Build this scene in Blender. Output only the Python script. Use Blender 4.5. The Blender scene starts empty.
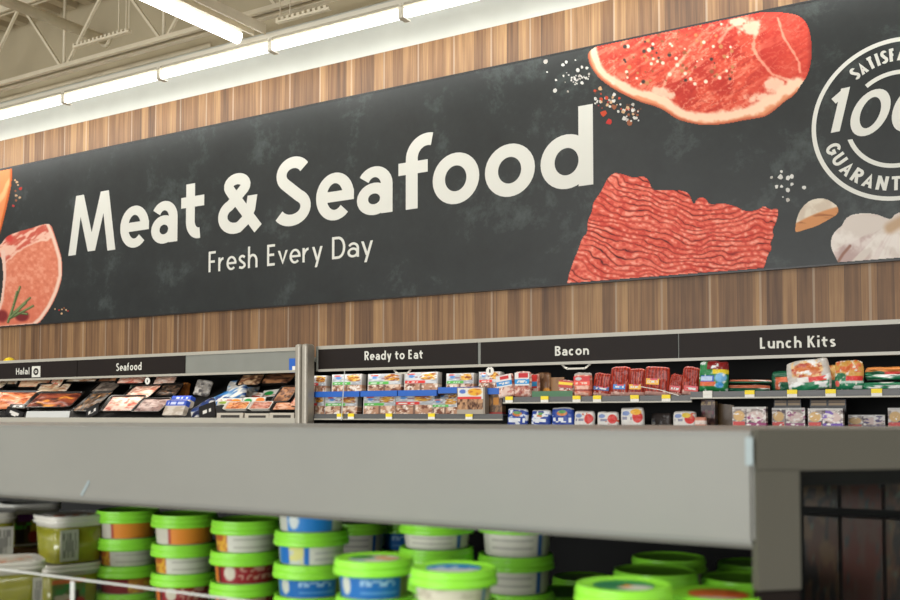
import bpy, bmesh, math, random
import numpy as np
from mathutils import Vector, Matrix

# ------------------------------------------------------------------ camera, light, exposure
FPX = 1000.0
YAW = math.atan(1000.0 / 1635.0)
PITCH = math.radians(2.5)
HORIZON = 416.0
SHIFT = ((HORIZON - 300.0) - FPX * math.tan(PITCH)) / 900.0
EYE = 1.55
WALL_Y = 7.5
scene = bpy.context.scene
col = scene.collection
cam_data = bpy.data.cameras.new('camera')
cam = bpy.data.objects.new('camera', cam_data)
col.objects.link(cam)
cam.location = (0, 0, EYE)
cam.rotation_euler = (math.pi / 2 + PITCH, 0, YAW)
cam_data.sensor_width = 36.0
cam_data.lens = FPX / 900.0 * 36.0
cam_data.shift_y = SHIFT
cam_data.clip_start = 0.05
cam_data.dof.use_dof = True
cam_data.dof.focus_distance = 7.4
cam_data.dof.aperture_fstop = 5.0
scene.camera = cam

scene.view_settings.view_transform = 'Standard'
scene.view_settings.look = 'None'
scene.view_settings.gamma = 1.0
scene.view_settings.use_curve_mapping = False
scene.view_settings.exposure = 0.28

world = bpy.data.worlds.new('store_air')
scene.world = world
world.use_nodes = True
world.node_tree.nodes['Background'].inputs[0].default_value = (1.0, 0.985, 0.955, 1)
world.node_tree.nodes['Background'].inputs[1].default_value = 0.36


def area(name, loc, size, size_y, energy, rot=(0, 0, 0), color=(1, 0.992, 0.972)):
    l = bpy.data.lights.new(name, 'AREA')
    l.shape = 'RECTANGLE'
    l.size = size
    l.size_y = size_y
    l.energy = energy
    l.color = color
    o = bpy.data.objects.new(name, l)
    o.location = loc
    o.rotation_euler = rot
    col.objects.link(o)
    return o


# the store's rows of ceiling lamps, running towards the back wall
for lx, le in ((-13, 120), (-9, 150), (-4.6, 150), (0.2, 86), (4.5, 55)):
    area('ceiling_lamp_row', (lx, -1.2, 5.0), 0.25, 12.0, le)
# unseen fill light added behind the camera to brighten the tubs under the header
area('added_front_fill', (-5.0, -14.0, 2.1), 14.0, 3.4, 1500, rot=(math.pi / 2, 0, 0), color=(0.98, 1.0, 1.0))
# lamp rail along the back wall, and lamp bars under the case canopies
area('wall_lamp_row', (-6.0, 6.95, 4.86), 15.0, 0.10, 46, rot=(math.radians(58), 0, 0), color=(0.98, 1.0, 0.97))
area('case_lamp_bar', (-9.6, 6.53, 1.90), 6.6, 0.05, 9, rot=(math.radians(12), 0, 0), color=(1, 0.93, 0.82))
area('case_lamp_bar', (-2.6, 6.53, 1.90), 7.0, 0.05, 3.2, rot=(math.radians(12), 0, 0), color=(1, 0.96, 0.9))

# ------------------------------------------------------------------ pixel -> place helpers
_R = Vector((math.cos(YAW), math.sin(YAW), 0))
_F = Vector((-math.sin(YAW) * math.cos(PITCH), math.cos(YAW) * math.cos(PITCH), math.sin(PITCH)))
_U = _R.cross(_F)
CAMP = Vector((0, 0, EYE))


def ray(px, py):
    return _F + _R * ((px - 450.0) / FPX) + _U * ((300.0 - py) / FPX + SHIFT * 0.9)


def at(px, py, Y):
    r = ray(px, py)
    return CAMP + r * (Y / r.y)


def atz(px, py, depth):
    return CAMP + ray(px, py) * depth


def on_plane(px, py, p0, n):
    r = ray(px, py)
    return CAMP + r * ((p0 - CAMP).dot(n) / r.dot(n))


def atY_arr(x, y, Y):
    xc = (x - 450.0) / FPX
    yc = (300.0 - y) / FPX + SHIFT * 0.9
    rx = _F.x + xc * _R.x + yc * _U.x
    ry = _F.y + xc * _R.y + yc * _U.y
    rz = _F.z + xc * _R.z + yc * _U.z
    t = Y / ry
    return rx * t, rz * t + EYE


# ------------------------------------------------------------------ colour and material helpers
def lin(c):
    out = []
    for v in c[:3]:
        v = v / 255.0
        out.append(v / 12.92 if v <= 0.04045 else ((v + 0.055) / 1.055) ** 2.4)
    return out


def lin_arr(a):
    a = np.clip(a, 0, 255) / 255.0
    return np.where(a <= 0.04045, a / 12.92, ((a + 0.055) / 1.055) ** 2.4)


def mat(name, c, rough=0.5, metal=0.0, noise=0.0, nscale=20.0, spec=0.5, emit=0.0, coat=0.0):
    m = bpy.data.materials.new(name)
    m.use_nodes = True
    nt = m.node_tree
    b = nt.nodes['Principled BSDF']
    rgb = lin(c)
    b.inputs['Base Color'].default_value = (*rgb, 1)
    b.inputs['Roughness'].default_value = rough
    b.inputs['Metallic'].default_value = metal
    b.inputs['Specular IOR Level'].default_value = spec
    b.inputs['Coat Weight'].default_value = coat
    if emit:
        b.inputs['Emission Color'].default_value = (1.0, 0.98, 0.94, 1)
        b.inputs['Emission Strength'].default_value = emit
    if noise:
        tc = nt.nodes.new('ShaderNodeTexCoord')
        n = nt.nodes.new('ShaderNodeTexNoise')
        n.inputs['Scale'].default_value = nscale
        n.inputs['Detail'].default_value = 4
        nt.links.new(tc.outputs['Object'], n.inputs['Vector'])
        r = nt.nodes.new('ShaderNodeValToRGB')
        r.color_ramp.elements[0].position = 0.3
        r.color_ramp.elements[1].position = 0.7
        r.color_ramp.elements[0].color = (*[v * (1 - noise) for v in rgb], 1)
        r.color_ramp.elements[1].color = (*[min(1, v * (1 + noise)) for v in rgb], 1)
        nt.links.new(n.outputs['Fac'], r.inputs[0])
        nt.links.new(r.outputs[0], b.inputs['Base Color'])
    return m


def print_mat(name, rough=0.55, spec=0.3):
    m = bpy.data.materials.new(name)
    m.use_nodes = True
    nt = m.node_tree
    b = nt.nodes['Principled BSDF']
    a = nt.nodes.new('ShaderNodeAttribute')
    a.attribute_name = 'Col'
    nt.links.new(a.outputs['Color'], b.inputs['Base Color'])
    b.inputs['Roughness'].default_value = rough
    b.inputs['Specular IOR Level'].default_value = spec
    return m


def wood_mat():
    m = bpy.data.materials.new('wood_planks')
    m.use_nodes = True
    nt = m.node_tree
    N = nt.nodes.new
    L = nt.links.new
    b = nt.nodes['Principled BSDF']
    tc = N('ShaderNodeTexCoord')
    sep = N('ShaderNodeSeparateXYZ')
    L(tc.outputs['Object'], sep.inputs[0])

    def math_(op, a, bv=None, c=None):
        n = N('ShaderNodeMath')
        n.operation = op
        if hasattr(a, 'is_linked'):
            L(a, n.inputs[0])
        else:
            n.inputs[0].default_value = a
        if bv is not None:
            if hasattr(bv, 'is_linked'):
                L(bv, n.inputs[1])
            else:
                n.inputs[1].default_value = bv
        return n.outputs[0]
    sx = math_('DIVIDE', sep.outputs[0], 0.108)
    fl = math_('FLOOR', sx)
    fr = math_('FRACT', sx)
    wn = N('ShaderNodeTexWhiteNoise')
    wn.noise_dimensions = '1D'
    L(fl, wn.inputs['W'])
    comb = N('ShaderNodeCombineXYZ')
    L(math_('MULTIPLY', sep.outputs[0], 34.0), comb.inputs[0])
    L(math_('MULTIPLY', wn.outputs['Value'], 37.0), comb.inputs[1])
    L(math_('MULTIPLY', sep.outputs[2], 0.9), comb.inputs[2])
    no = N('ShaderNodeTexNoise')
    no.inputs['Scale'].default_value = 1.0
    no.inputs['Detail'].default_value = 6
    no.inputs['Roughness'].default_value = 0.62
    L(comb.outputs[0], no.inputs['Vector'])
    no2 = N('ShaderNodeTexNoise')
    no2.inputs['Scale'].default_value = 1.0
    comb2 = N('ShaderNodeCombineXYZ')
    L(math_('MULTIPLY', sep.outputs[0], 9.0), comb2.inputs[0])
    L(math_('MULTIPLY', sep.outputs[2], 1.6), comb2.inputs[2])
    L(comb2.outputs[0], no2.inputs['Vector'])
    f = math_('ADD', math_('MULTIPLY', no.outputs['Fac'], 0.62), math_('MULTIPLY', wn.outputs['Value'], 0.26))
    f = math_('ADD', f, math_('MULTIPLY', no2.outputs['Fac'], 0.16))
    rp = N('ShaderNodeValToRGB')
    e = rp.color_ramp.elements
    e[0].position = 0.30
    e[0].color = (*lin((86, 60, 40)), 1)
    e[1].position = 0.78
    e[1].color = (*lin((182, 143, 97)), 1)
    e2 = e.new(0.52)
    e2.color = (*lin((132, 96, 63)), 1)
    L(f, rp.inputs[0])
    # dark joints between planks, and a pale strip every fourth joint
    gap = math_('LESS_THAN', fr, 0.045)
    mx = N('ShaderNodeMix')
    mx.data_type = 'RGBA'
    L(math_('MULTIPLY', gap, 0.65), mx.inputs[0])
    L(rp.outputs[0], mx.inputs[6])
    mx.inputs[7].default_value = (*lin((84, 62, 44)), 1)
    fr4 = math_('FRACT', math_('DIVIDE', sep.outputs[0], 0.378))
    pale = math_('LESS_THAN', fr4, 0.045)
    mx2 = N('ShaderNodeMix')
    mx2.data_type = 'RGBA'
    L(math_('MULTIPLY', pale, 0.28), mx2.inputs[0])
    L(mx.outputs[2], mx2.inputs[6])
    mx2.inputs[7].default_value = (*lin((214, 198, 176)), 1)
    L(mx2.outputs[2], b.inputs['Base Color'])
    b.inputs['Roughness'].default_value = 0.55
    return m


def slate_mat():
    m = bpy.data.materials.new('slate_print')
    m.use_nodes = True
    nt = m.node_tree
    N = nt.nodes.new
    L = nt.links.new
    b = nt.nodes['Principled BSDF']
    tc = N('ShaderNodeTexCoord')
    n1 = N('ShaderNodeTexNoise')
    n1.inputs['Scale'].default_value = 2.1
    n1.inputs['Detail'].default_value = 9
    n1.inputs['Roughness'].default_value = 0.72
    n1.inputs['Distortion'].default_value = 0.15
    L(tc.outputs['Object'], n1.inputs['Vector'])
    rp = N('ShaderNodeValToRGB')
    e = rp.color_ramp.elements
    e[0].position = 0.3
    e[0].color = (*lin((26, 29, 28)), 1)
    e[1].position = 0.74
    e[1].color = (*lin((74, 82, 80)), 1)
    e2 = e.new(0.55)
    e2.color = (*lin((36, 40, 39)), 1)
    L(n1.outputs['Fac'], rp.inputs[0])
    L(rp.outputs[0], b.inputs['Base Color'])
    b.inputs['Roughness'].default_value = 0.42
    b.inputs['Specular IOR Level'].default_value = 0.4
    return m


def glass_mat():
    m = bpy.data.materials.new('clear_glass')
    m.use_nodes = True
    nt = m.node_tree
    nt.nodes.clear()
    o = nt.nodes.new('ShaderNodeOutputMaterial')
    t = nt.nodes.new('ShaderNodeBsdfTransparent')
    t.inputs[0].default_value = (0.8, 0.82, 0.8, 1)
    g = nt.nodes.new('ShaderNodeBsdfGlossy')
    g.inputs['Roughness'].default_value = 0.05
    mx = nt.nodes.new('ShaderNodeMixShader')
    mx.inputs[0].default_value = 0.008
    nt.links.new(t.outputs[0], mx.inputs[1])
    nt.links.new(g.outputs[0], mx.inputs[2])
    nt.links.new(mx.outputs[0], o.inputs[0])
    return m


M = {}
M['white_wall'] = mat('white_wall_paint', (198, 200, 193), 0.8, noise=0.04, nscale=3)
M['dim_tan_wall'] = mat('dim_light_wall_tone', (186, 174, 146), 0.8, noise=0.05, nscale=2)  # tan tone paints in the dim warm light above the lamp rail
M['wood'] = wood_mat()
M['slate'] = slate_mat()
M['print'] = print_mat('printed_artwork')
M['pack'] = print_mat('printed_packaging', 0.3, 0.3)
M['letter'] = mat('off_white_lettering', (220, 219, 210), 0.6)
M['floor'] = mat('store_floor', (196, 190, 178), 0.35, noise=0.08, nscale=2)
M['deck'] = mat('ceiling_deck', (196, 184, 160), 0.7, noise=0.08, nscale=2)
M['steel_beam'] = mat('painted_steel', (222, 212, 188), 0.5, noise=0.06, nscale=6)
M['lamp_white'] = mat('lamp_housing', (225, 220, 205), 0.4)
M['tube'] = mat('lit_tube', (255, 255, 255), 0.4, emit=5.0)
M['grey_case'] = mat('grey_case_paint', (132, 134, 127), 0.45, noise=0.05, nscale=5)
M['near_case'] = mat('near_case_paint', (132, 132, 125), 0.45, noise=0.04, nscale=4)
M['dark_case'] = mat('end_panel_shade_tone', (92, 90, 80), 0.5, noise=0.04, nscale=4)  # darker tone paints in the weaker light on the angled end frame
M['steel'] = mat('brushed_steel', (168, 162, 150), 0.45, metal=0.5, noise=0.06, nscale=30)
M['black'] = mat('black_interior', (16, 15, 14), 0.7)
M['strip_dark'] = mat('dark_brown_sign_strip', (30, 23, 20), 0.55, noise=0.05, nscale=3, spec=0.2)
M['rail'] = mat('dark_price_rail', (86, 86, 86), 0.4)
M['rail_light'] = mat('silver_rail_edge', (176, 172, 160), 0.35)
M['yellow'] = mat('yellow_tag', (250, 222, 30), 0.5)
M['paper'] = mat('white_paper', (236, 234, 226), 0.6)
M['blue'] = mat('blue_plastic', (28, 96, 190), 0.4)
M['lime'] = mat('lime_plastic', (150, 236, 62), 0.3, noise=0.03, nscale=12)
M['tub'] = mat('cloudy_tub_plastic', (196, 196, 182), 0.35)
M['clear_lid'] = mat('clear_plastic_lid', (214, 212, 202), 0.15, coat=0.4)
M['guac'] = mat('green_guacamole', (138, 138, 36), 0.25, noise=0.12, nscale=40, coat=0.5)
M['glass'] = glass_mat()
M['fence_pane'] = glass_mat()
M['fence_pane'].node_tree.nodes['Transparent BSDF'].inputs[0].default_value = (0.97, 0.97, 0.96, 1)
M['wire'] = mat('clear_fence_edge', (206, 208, 204), 0.25)
M['black_plastic'] = mat('black_plastic_tray', (26, 24, 23), 0.3)
M['white_plastic'] = mat('white_plastic', (226, 224, 214), 0.35)
M['green_card'] = mat('green_card_tray', (72, 120, 84), 0.5)
M['yellow_ball'] = mat('yellow_ball', (252, 218, 10), 0.4)
M['sticker'] = mat('pale_blue_sticker', (148, 163, 166), 0.45)
M['cardboard'] = mat('brown_cardboard', (150, 108, 64), 0.7, noise=0.08, nscale=10)


# ------------------------------------------------------------------ object helpers
def tag(o, label=None, cat=None, group=None, kind=None):
    if label:
        o['label'] = label
    if cat:
        o['category'] = cat
    if group:
        o['group'] = group
    if kind:
        o['kind'] = kind
    return o


def link(name, me, m=None, parent=None, loc=None):
    o = bpy.data.objects.new(name, me)
    if m is not None and me is not None and not me.materials:
        me.materials.append(m)
    col.objects.link(o)
    if parent:
        o.parent = parent
    if loc is not None:
        o.location = loc
    return o


def empty(name, loc, rz=0.0, rx=0.0):
    o = bpy.data.objects.new(name, None)
    o.empty_display_size = 0.05
    o.location = loc
    o.rotation_euler = (rx, 0, rz)
    col.objects.link(o)
    return o


def bm_mesh(name, bm, smooth=False):
    bmesh.ops.recalc_face_normals(bm, faces=bm.faces)
    me = bpy.data.meshes.new(name)
    bm.to_mesh(me)
    bm.free()
    if smooth:
        for p in me.polygons:
            p.use_smooth = True
    return me


def add_box(bm, x0, y0, z0, x1, y1, z1, bev=0.0, seg=2):
    r = bmesh.ops.create_cube(bm, size=1.0)
    for v in r['verts']:
        v.co = Vector(((x0 + x1) / 2 + v.co.x * (x1 - x0), (y0 + y1) / 2 + v.co.y * (y1 - y0),
                       (z0 + z1) / 2 + v.co.z * (z1 - z0)))
    if bev:
        es = list({e for v in r['verts'] for e in v.link_edges})
        bmesh.ops.bevel(bm, geom=es, offset=bev, segments=seg, affect='EDGES', profile=0.5)


def box(name, b, m, parent=None, bev=0.0, loc=None, smooth=False):
    bm = bmesh.new()
    add_box(bm, *b, bev=bev)
    return link(name, bm_mesh(name, bm, smooth), m, parent, loc)


def add_tube(bm, a, b, r, n=8):
    a, b = Vector(a), Vector(b)
    d = (b - a)
    L = d.length
    mtx = Matrix.Translation((a + b) / 2) @ d.to_track_quat('Z', 'Y').to_matrix().to_4x4()
    bmesh.ops.create_cone(bm, cap_ends=True, segments=n, radius1=r, radius2=r, depth=L, matrix=mtx)


def add_bar(bm, a, b, w, t):
    a, b = Vector(a), Vector(b)
    d = b - a
    L = d.length
    mtx = Matrix.Translation((a + b) / 2) @ d.to_track_quat('Z', 'Y').to_matrix().to_4x4()
    r = bmesh.ops.create_cube(bm, size=1.0)
    for v in r['verts']:
        v.co = mtx @ Vector((v.co.x * w, v.co.y * t, v.co.z * L))


def add_lathe(bm, prof, n=36, close=True):
    rings = []
    for (r, z) in prof:
        rings.append([bm.verts.new((r * math.cos(2 * math.pi * k / n), r * math.sin(2 * math.pi * k / n), z))
                      for k in range(n)])
    for a, b in zip(rings, rings[1:]):
        for k in range(n):
            bm.faces.new((a[k], a[(k + 1) % n], b[(k + 1) % n], b[k]))
    if close:
        bm.faces.new(rings[0][::-1])
        bm.faces.new(rings[-1])


def raw_mesh(name, verts, faces, colors=None, smooth=False):
    me = bpy.data.meshes.new(name)
    me.from_pydata(verts, [], faces)
    me.update()
    if colors is not None:
        ca = me.color_attributes.new('Col', 'FLOAT_COLOR', 'POINT')
        arr = np.ones((len(verts), 4), dtype=np.float32)
        arr[:, :3] = lin_arr(np.asarray(colors))
        ca.data.foreach_set('color', arr.ravel())
    if smooth:
        me.polygons.foreach_set('use_smooth', [True] * len(me.polygons))
    return me


# ------------------------------------------------------------------ numpy noise
def _hash(ix, iy, seed):
    h = (ix.astype(np.int64) * 374761393 + iy.astype(np.int64) * 668265263 + seed * 1442695041) & 0xffffffff
    h = ((h ^ (h >> 13)) * 1274126177) & 0xffffffff
    h = h ^ (h >> 16)
    return (h & 0xffff) / 65535.0


def vnoise(x, y, seed=0):
    ix, iy = np.floor(x), np.floor(y)
    fx, fy = x - ix, y - iy
    fx = fx * fx * (3 - 2 * fx)
    fy = fy * fy * (3 - 2 * fy)
    a = _hash(ix, iy, seed)
    b = _hash(ix + 1, iy, seed)
    c = _hash(ix, iy + 1, seed)
    d = _hash(ix + 1, iy + 1, seed)
    return (a * (1 - fx) + b * fx) * (1 - fy) + (c * (1 - fx) + d * fx) * fy


def fbm(x, y, seed=0, oct=4):
    s, amp, t = 0, 1.0, 0
    for k in range(oct):
        s = s + amp * vnoise(x, y, seed + k * 17)
        t += amp
        amp *= 0.5
        x, y = x * 2.03, y * 2.03
    return s / t


def mixc(c, new, w):
    w = np.clip(w, 0, 1)[..., None]
    return c * (1 - w) + np.asarray(new, dtype=float) * w


def sstep(a, b, x):
    t = np.clip((x - a) / (b - a), 0, 1)
    return t * t * (3 - 2 * t)


def inside(x, y, poly):
    r = np.zeros(x.shape, bool)
    n = len(poly)
    for i in range(n):
        x0, y0 = poly[i]
        x1, y1 = poly[(i + 1) % n]
        c = ((y0 > y) != (y1 > y))
        xi = (x1 - x0) * (y - y0) / ((y1 - y0) if y1 != y0 else 1e-9) + x0
        r ^= c & (x < xi)
    return r


def dist_line(x, y, pts):
    d = np.full(x.shape, 1e9)
    for (x0, y0), (x1, y1) in zip(pts, pts[1:]):
        dx, dy = x1 - x0, y1 - y0
        t = np.clip(((x - x0) * dx + (y - y0) * dy) / (dx * dx + dy * dy + 1e-9), 0, 1)
        d = np.minimum(d, np.hypot(x - x0 - t * dx, y - y0 - t * dy))
    return d


def smooth_poly(pts, it=2, closed=True):
    for _ in range(it):
        out = []
        n = len(pts)
        rng = range(n) if closed else range(n - 1)
        if not closed:
            out.append(pts[0])
        for i in rng:
            a, b = pts[i], pts[(i + 1) % n]
            out.append((a[0] * 0.75 + b[0] * 0.25, a[1] * 0.75 + b[1] * 0.25))
            out.append((a[0] * 0.25 + b[0] * 0.75, a[1] * 0.25 + b[1] * 0.75))
        if not closed:
            out.append(pts[-1])
        pts = out
    return pts


SIGN_Y = WALL_Y - 0.07       # front face of the big sign
PRINT_Y = SIGN_Y - 0.002


def sign_edge_y(x):          # lower and upper edge of the sign in the picture
    return 327.0 - 0.0765 * x, 170.5 - 0.2085 * x


def print_piece(name, poly, fn, parent, step=0.8, Y=None, smooth=2):
    """a printed picture on the sign: a fine coloured sheet with the outline poly"""
    Y = Y or PRINT_Y
    poly = smooth_poly(poly, smooth)
    xs = [p[0] for p in poly]
    ys = [p[1] for p in poly]
    gx = np.arange(min(xs) - step, max(xs) + 2 * step, step)
    gy = np.arange(min(ys) - step, max(ys) + 2 * step, step)
    X, Yp = np.meshgrid(gx, gy)
    cx, cy = X + step / 2, Yp + step / 2
    lo, hi = sign_edge_y(cx)
    ok = inside(cx, cy, poly) & (cy < lo - 0.6) & (cy > hi + 0.4)
    C = fn(X, Yp)
    WX, WZ = atY_arr(X, Yp, Y)
    nr, nc = X.shape
    idx = np.arange(nr * nc).reshape(nr, nc)
    m = ok[:-1, :-1]
    f = np.stack([idx[:-1, :-1][m], idx[1:, :-1][m], idx[1:, 1:][m], idx[:-1, 1:][m]], 1)
    used = np.unique(f)
    remap = np.full(nr * nc, -1)
    remap[used] = np.arange(len(used))
    V = np.stack([WX.ravel()[used], np.full(len(used), Y), WZ.ravel()[used]], 1)
    me = raw_mesh(name, V.tolist(), remap[f].tolist(), C.reshape(-1, 3)[used])
    return link(name, me, M['print'], parent)


# ------------------------------------------------------------------ stroke lettering
def arc(cx, cy, rx, ry, a0, a1, n=18):
    return [(cx + rx * math.cos(math.radians(a0 + (a1 - a0) * k / n)),
             cy + ry * math.sin(math.radians(a0 + (a1 - a0) * k / n))) for k in range(n + 1)]


def spl(pts, n=6):
    out = []
    P = [pts[0]] + list(pts) + [pts[-1]]
    for i in range(1, len(P) - 2):
        p0, p1, p2, p3 = P[i - 1], P[i], P[i + 1], P[i + 2]
        for k in range(n):
            t = k / n
            out.append(tuple(0.5 * (2 * p1[j] + (p2[j] - p0[j]) * t + (2 * p0[j] - 5 * p1[j] + 4 * p2[j] - p3[j]) * t * t
                                    + (-p0[j] + 3 * p1[j] - 3 * p2[j] + p3[j]) * t ** 3) for j in (0, 1)))
    out.append(pts[-1])
    return out


XH = 0.66
WID = {'M': 1.0, 'e': .62, 'a': .56, 't': .42, '&': .8, 'S': .62, 'f': .42, 'o': .66, 'd': .66, 'F': .5, 'r': .38, 's': .46,
       'h': .58, 'E': .5, 'v': .56, 'y': .56, 'D': .68, 'R': .6, 'B': .6, 'c': .54, 'n': .58, 'L': .48, 'u': .58, 'K': .6,
       'i': .12, 'l': .12, 'H': .68, 'A': .72, 'T': .7, 'I': .13, 'C': .7, 'O': .82, 'N': .68, 'G': .74, 'U': .66,
       '1': .36, '0': .66, '%': .9, ' ': .26}


def glyph(ch, h, hu):
    """strokes of a letter: x 0..1 between the centres of its outer strokes, y in cap heights; h = half stroke"""
    x = XH
    xm, x0 = x - h * 0.9, h * 0.9           # centre lines at x-height and baseline
    C, B = 1 - h, h
    o = (arc(.5, x / 2, .5, x / 2 - h * .85, 0, 360, 32), True)
    if ch == 'M':
        return [([(0, 0), (.165, 1 - h), (.215, 1 - h), (.478, h + .03), (.522, h + .03), (.785, 1 - h), (.835, 1 - h), (1, 0)], False)]
    if ch == 'o':
        return [o]
    if ch == 'e':
        return [([(0, x * .5), (1.0 + hu, x * .5)], False), (arc(.5, x / 2, .5, x / 2 - h * .85, 0, 315, 28), False)]
    if ch == 'c':
        return [(arc(.5, x / 2, .5, x / 2 - h * .85, 48, 312, 26), False)]
    if ch == 'a':
        return [([(1, 0), (1, x * .6)] + arc(.5, x * .6, .5, x * .4 - h * .9, 0, 150, 12)[1:], False),
                (arc(.48, x * .325, .48, x * .325 - h * .85, 0, 360, 24), True)]
    if ch == 't':
        return [([(.34, .87), (.34, .28)] + arc(.90, .28, .56, .28 - h, 180, 280, 10)[1:], False), ([(-hu, xm), (1.0 + hu * .9, xm)], False)]
    if ch == '&':
        q = ([(1.04, .03), (.27, .68)] + arc(.42, .80, .25, .20 - h, 205, -30, 14) + [(.30, .53)] + arc(.36, .29, .36, .29 - h, 115, 290, 14)
             + [(.68, .20), (.82, .38), (.87, .60)])
        return [([(a, b * .90) for a, b in q], False)]
    if ch == 'S':
        return [(arc(.54, .745, .44, .255 - h * .9, 30, 228, 20) + arc(.46, .265, .52, .265 - h * .9, 58, -148, 20), False)]
    if ch == 's':
        return [(spl([(.95, x * .82), (.6, xm), (.2, x * .86), (.1, x * .7), (.4, x * .54), (.85, x * .37), (.92, x * .2),
                      (.5, x0), (.02, x * .14)]), False)]
    if ch == 'f':
        return [([(.33, 0), (.33, .68)] + arc(.93, .68, .60, .33 - h, 180, 74, 12)[1:], False), ([(-hu * .8, xm - .02), (.80 + hu * .6, xm - .02)], False)]
    if ch == 'd':
        return [(arc(.5, x / 2, .5, x / 2 - h * .85, 0, 360, 32), True), ([(1, 0), (1, 1.0)], False)]
    if ch == 'h':
        return [([(0, 0), (0, 1.02)], False), ([(0, x * .45)] + arc(.5, x * .5, .5, x * .5 - h, 165, 0, 12) + [(1, 0)], False)]
    if ch == 'n':
        return [([(0, 0), (0, x)], False), ([(0, x * .45)] + arc(.5, x * .5, .5, x * .5 - h, 165, 0, 12) + [(1, 0)], False)]
    if ch == 'u':
        return [([(1, 0), (1, x)], False), ([(0, x)] + arc(.5, x * .42, .5, x * .42 - h, 180, 345, 12) + [(1, x * .5)], False)]
    if ch == 'r':
        return [([(0, 0), (0, x)], False), ([(0, x * .5)] + arc(.9, x * .4, .9, x * .6 - h, 160, 90, 8), False)]
    if ch == 'v':
        return [([(0, x), (.5, h * .6), (1, x)], False)]
    if ch == 'y':
        return [([(0, x), (.5, h * .6)], False), ([(1, x), (.34, -.28)], False)]
    if ch == 'i':
        return [([(.5, 0), (.5, x)], False), ([(.5, .93 - h), (.5, .93 + h)], False)]
    if ch == 'l':
        return [([(.5, 0), (.5, 1.02)], False)]
    if ch == 'F':
        return [([(0, 0), (0, 1)], False), ([(0, C), (1, C)], False), ([(0, .5), (.86, .5)], False)]
    if ch == 'E':
        return [([(0, 0), (0, 1)], False), ([(0, C), (1, C)], False), ([(0, .51), (.9, .51)], False), ([(0, B), (1, B)], False)]
    if ch == 'L':
        return [([(0, 1), (0, 0)], False), ([(0, B), (1, B)], False)]
    if ch == 'T':
        return [([(.5, 0), (.5, 1)], False), ([(-.05, C), (1.05, C)], False)]
    if ch == 'I':
        return [([(.5, 0), (.5, 1)], False)]
    if ch == 'H':
        return [([(0, 0), (0, 1)], False), ([(1, 0), (1, 1)], False), ([(0, .52), (1, .52)], False)]
    if ch == 'N':
        return [([(0, 0), (0, 1)], False), ([(1, 0), (1, 1)], False), ([(0, .95), (1, .05)], False)]
    if ch == 'K':
        return [([(0, 0), (0, 1)], False), ([(.95, 1), (.05, .46)], False), ([(.3, .6), (1.02, 0)], False)]
    if ch == 'A':
        return [([(0, 0), (.5, 1 - h * .6), (1, 0)], False), ([(.16, .30), (.84, .30)], False)]
    if ch == 'D':
        return [([(0, B), (.45, B)] + arc(.45, .5, .55, .5 - h, -90, 90, 16)[1:] + [(0, C)], False), ([(0, 0), (0, 1)], False)]
    if ch == 'R':
        return [([(0, 0), (0, 1)], False), ([(0, C), (.55, C)] + arc(.55, .71, .42, .29 - h, 90, -90, 10)[1:] + [(0, .42 + h)], False),
                ([(.45, .44), (1.0, 0)], False)]
    if ch == 'B':
        return [([(0, 0), (0, 1)], False), ([(0, C), (.5, C)] + arc(.5, .75, .42, .25 - h, 90, -90, 10)[1:] + [(0, .5 + h)], False),
                ([(0, .5 + h), (.55, .5 + h)] + arc(.55, .27, .45, .27 - h, 90, -90, 10)[1:] + [(0, B)], False)]
    if ch in 'CG':
        s = [(arc(.5, .5, .5, .5 - h * .9, 45, 318, 24), False)]
        if ch == 'G':
            s = [(arc(.5, .5, .5, .5 - h * .9, 45, 335, 24), False), ([(1, .2), (1, .48), (.55, .48)], False)]
        return s
    if ch in 'O0':
        return [(arc(.5, .5, .5, .5 - h * .9, 0, 360, 32), True)]
    if ch == 'U':
        return [([(0, 1)] + arc(.5, .38, .5, .38 - h, 180, 360, 16) + [(1, 1)], False)]
    if ch == '1':
        return [([(.78, 0), (.78, 1)], False), ([(.0, .74), (.80, 1 - h)], False)]
    if ch == '%':
        return [(arc(.2, .75, .2, .22 - h, 0, 360, 16), True), (arc(.8, .25, .2, .22 - h, 0, 360, 16), True), ([(.2, 0), (.8, 1)], False)]
    return []


def ribbon(pts, closed, w, vs=1.0):
    """left/right outline of a stroke of width w through pts (already in metres)"""
    P = [np.array(p, float) for p in pts]
    Q = [P[0]]
    for p in P[1:]:
        if np.hypot(*(p - Q[-1])) > 1e-5:
            Q.append(p)
    if closed and np.hypot(*(Q[0] - Q[-1])) < 1e-5:
        Q.pop()
    n = len(Q)
    Lf, Rt = [], []
    for i in range(n):
        if closed:
            a, b = Q[i] - Q[i - 1], Q[(i + 1) % n] - Q[i]
        else:
            a = Q[i] - Q[i - 1] if i else Q[1] - Q[0]
            b = Q[i + 1] - Q[i] if i < n - 1 else Q[-1] - Q[-2]
        a, b = a / np.hypot(*a), b / np.hypot(*b)
        na, nb = np.array((-a[1], a[0])), np.array((-b[1], b[0]))
        m = na + nb
        l = np.hypot(*m)
        m = m / l if l > 1e-6 else na
        k = min(1.0 / max(m.dot(na), 0.3), 3.0)
        off = m * w / 2 * k * np.array((1.0, vs))
        Lf.append(Q[i] + off)
        Rt.append(Q[i] - off)
    if not closed:
        for e, d in ((0, Q[1] - Q[0]), (n - 1, Q[-1] - Q[-2])):
            d = d / np.hypot(*d)
            if abs(d[1]) > 0.86:                       # steep strokes end level
                for S in (Lf, Rt):
                    S[e] = S[e] + d * ((Q[e][1] - S[e][1]) / d[1])
    return Lf, Rt


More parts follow.
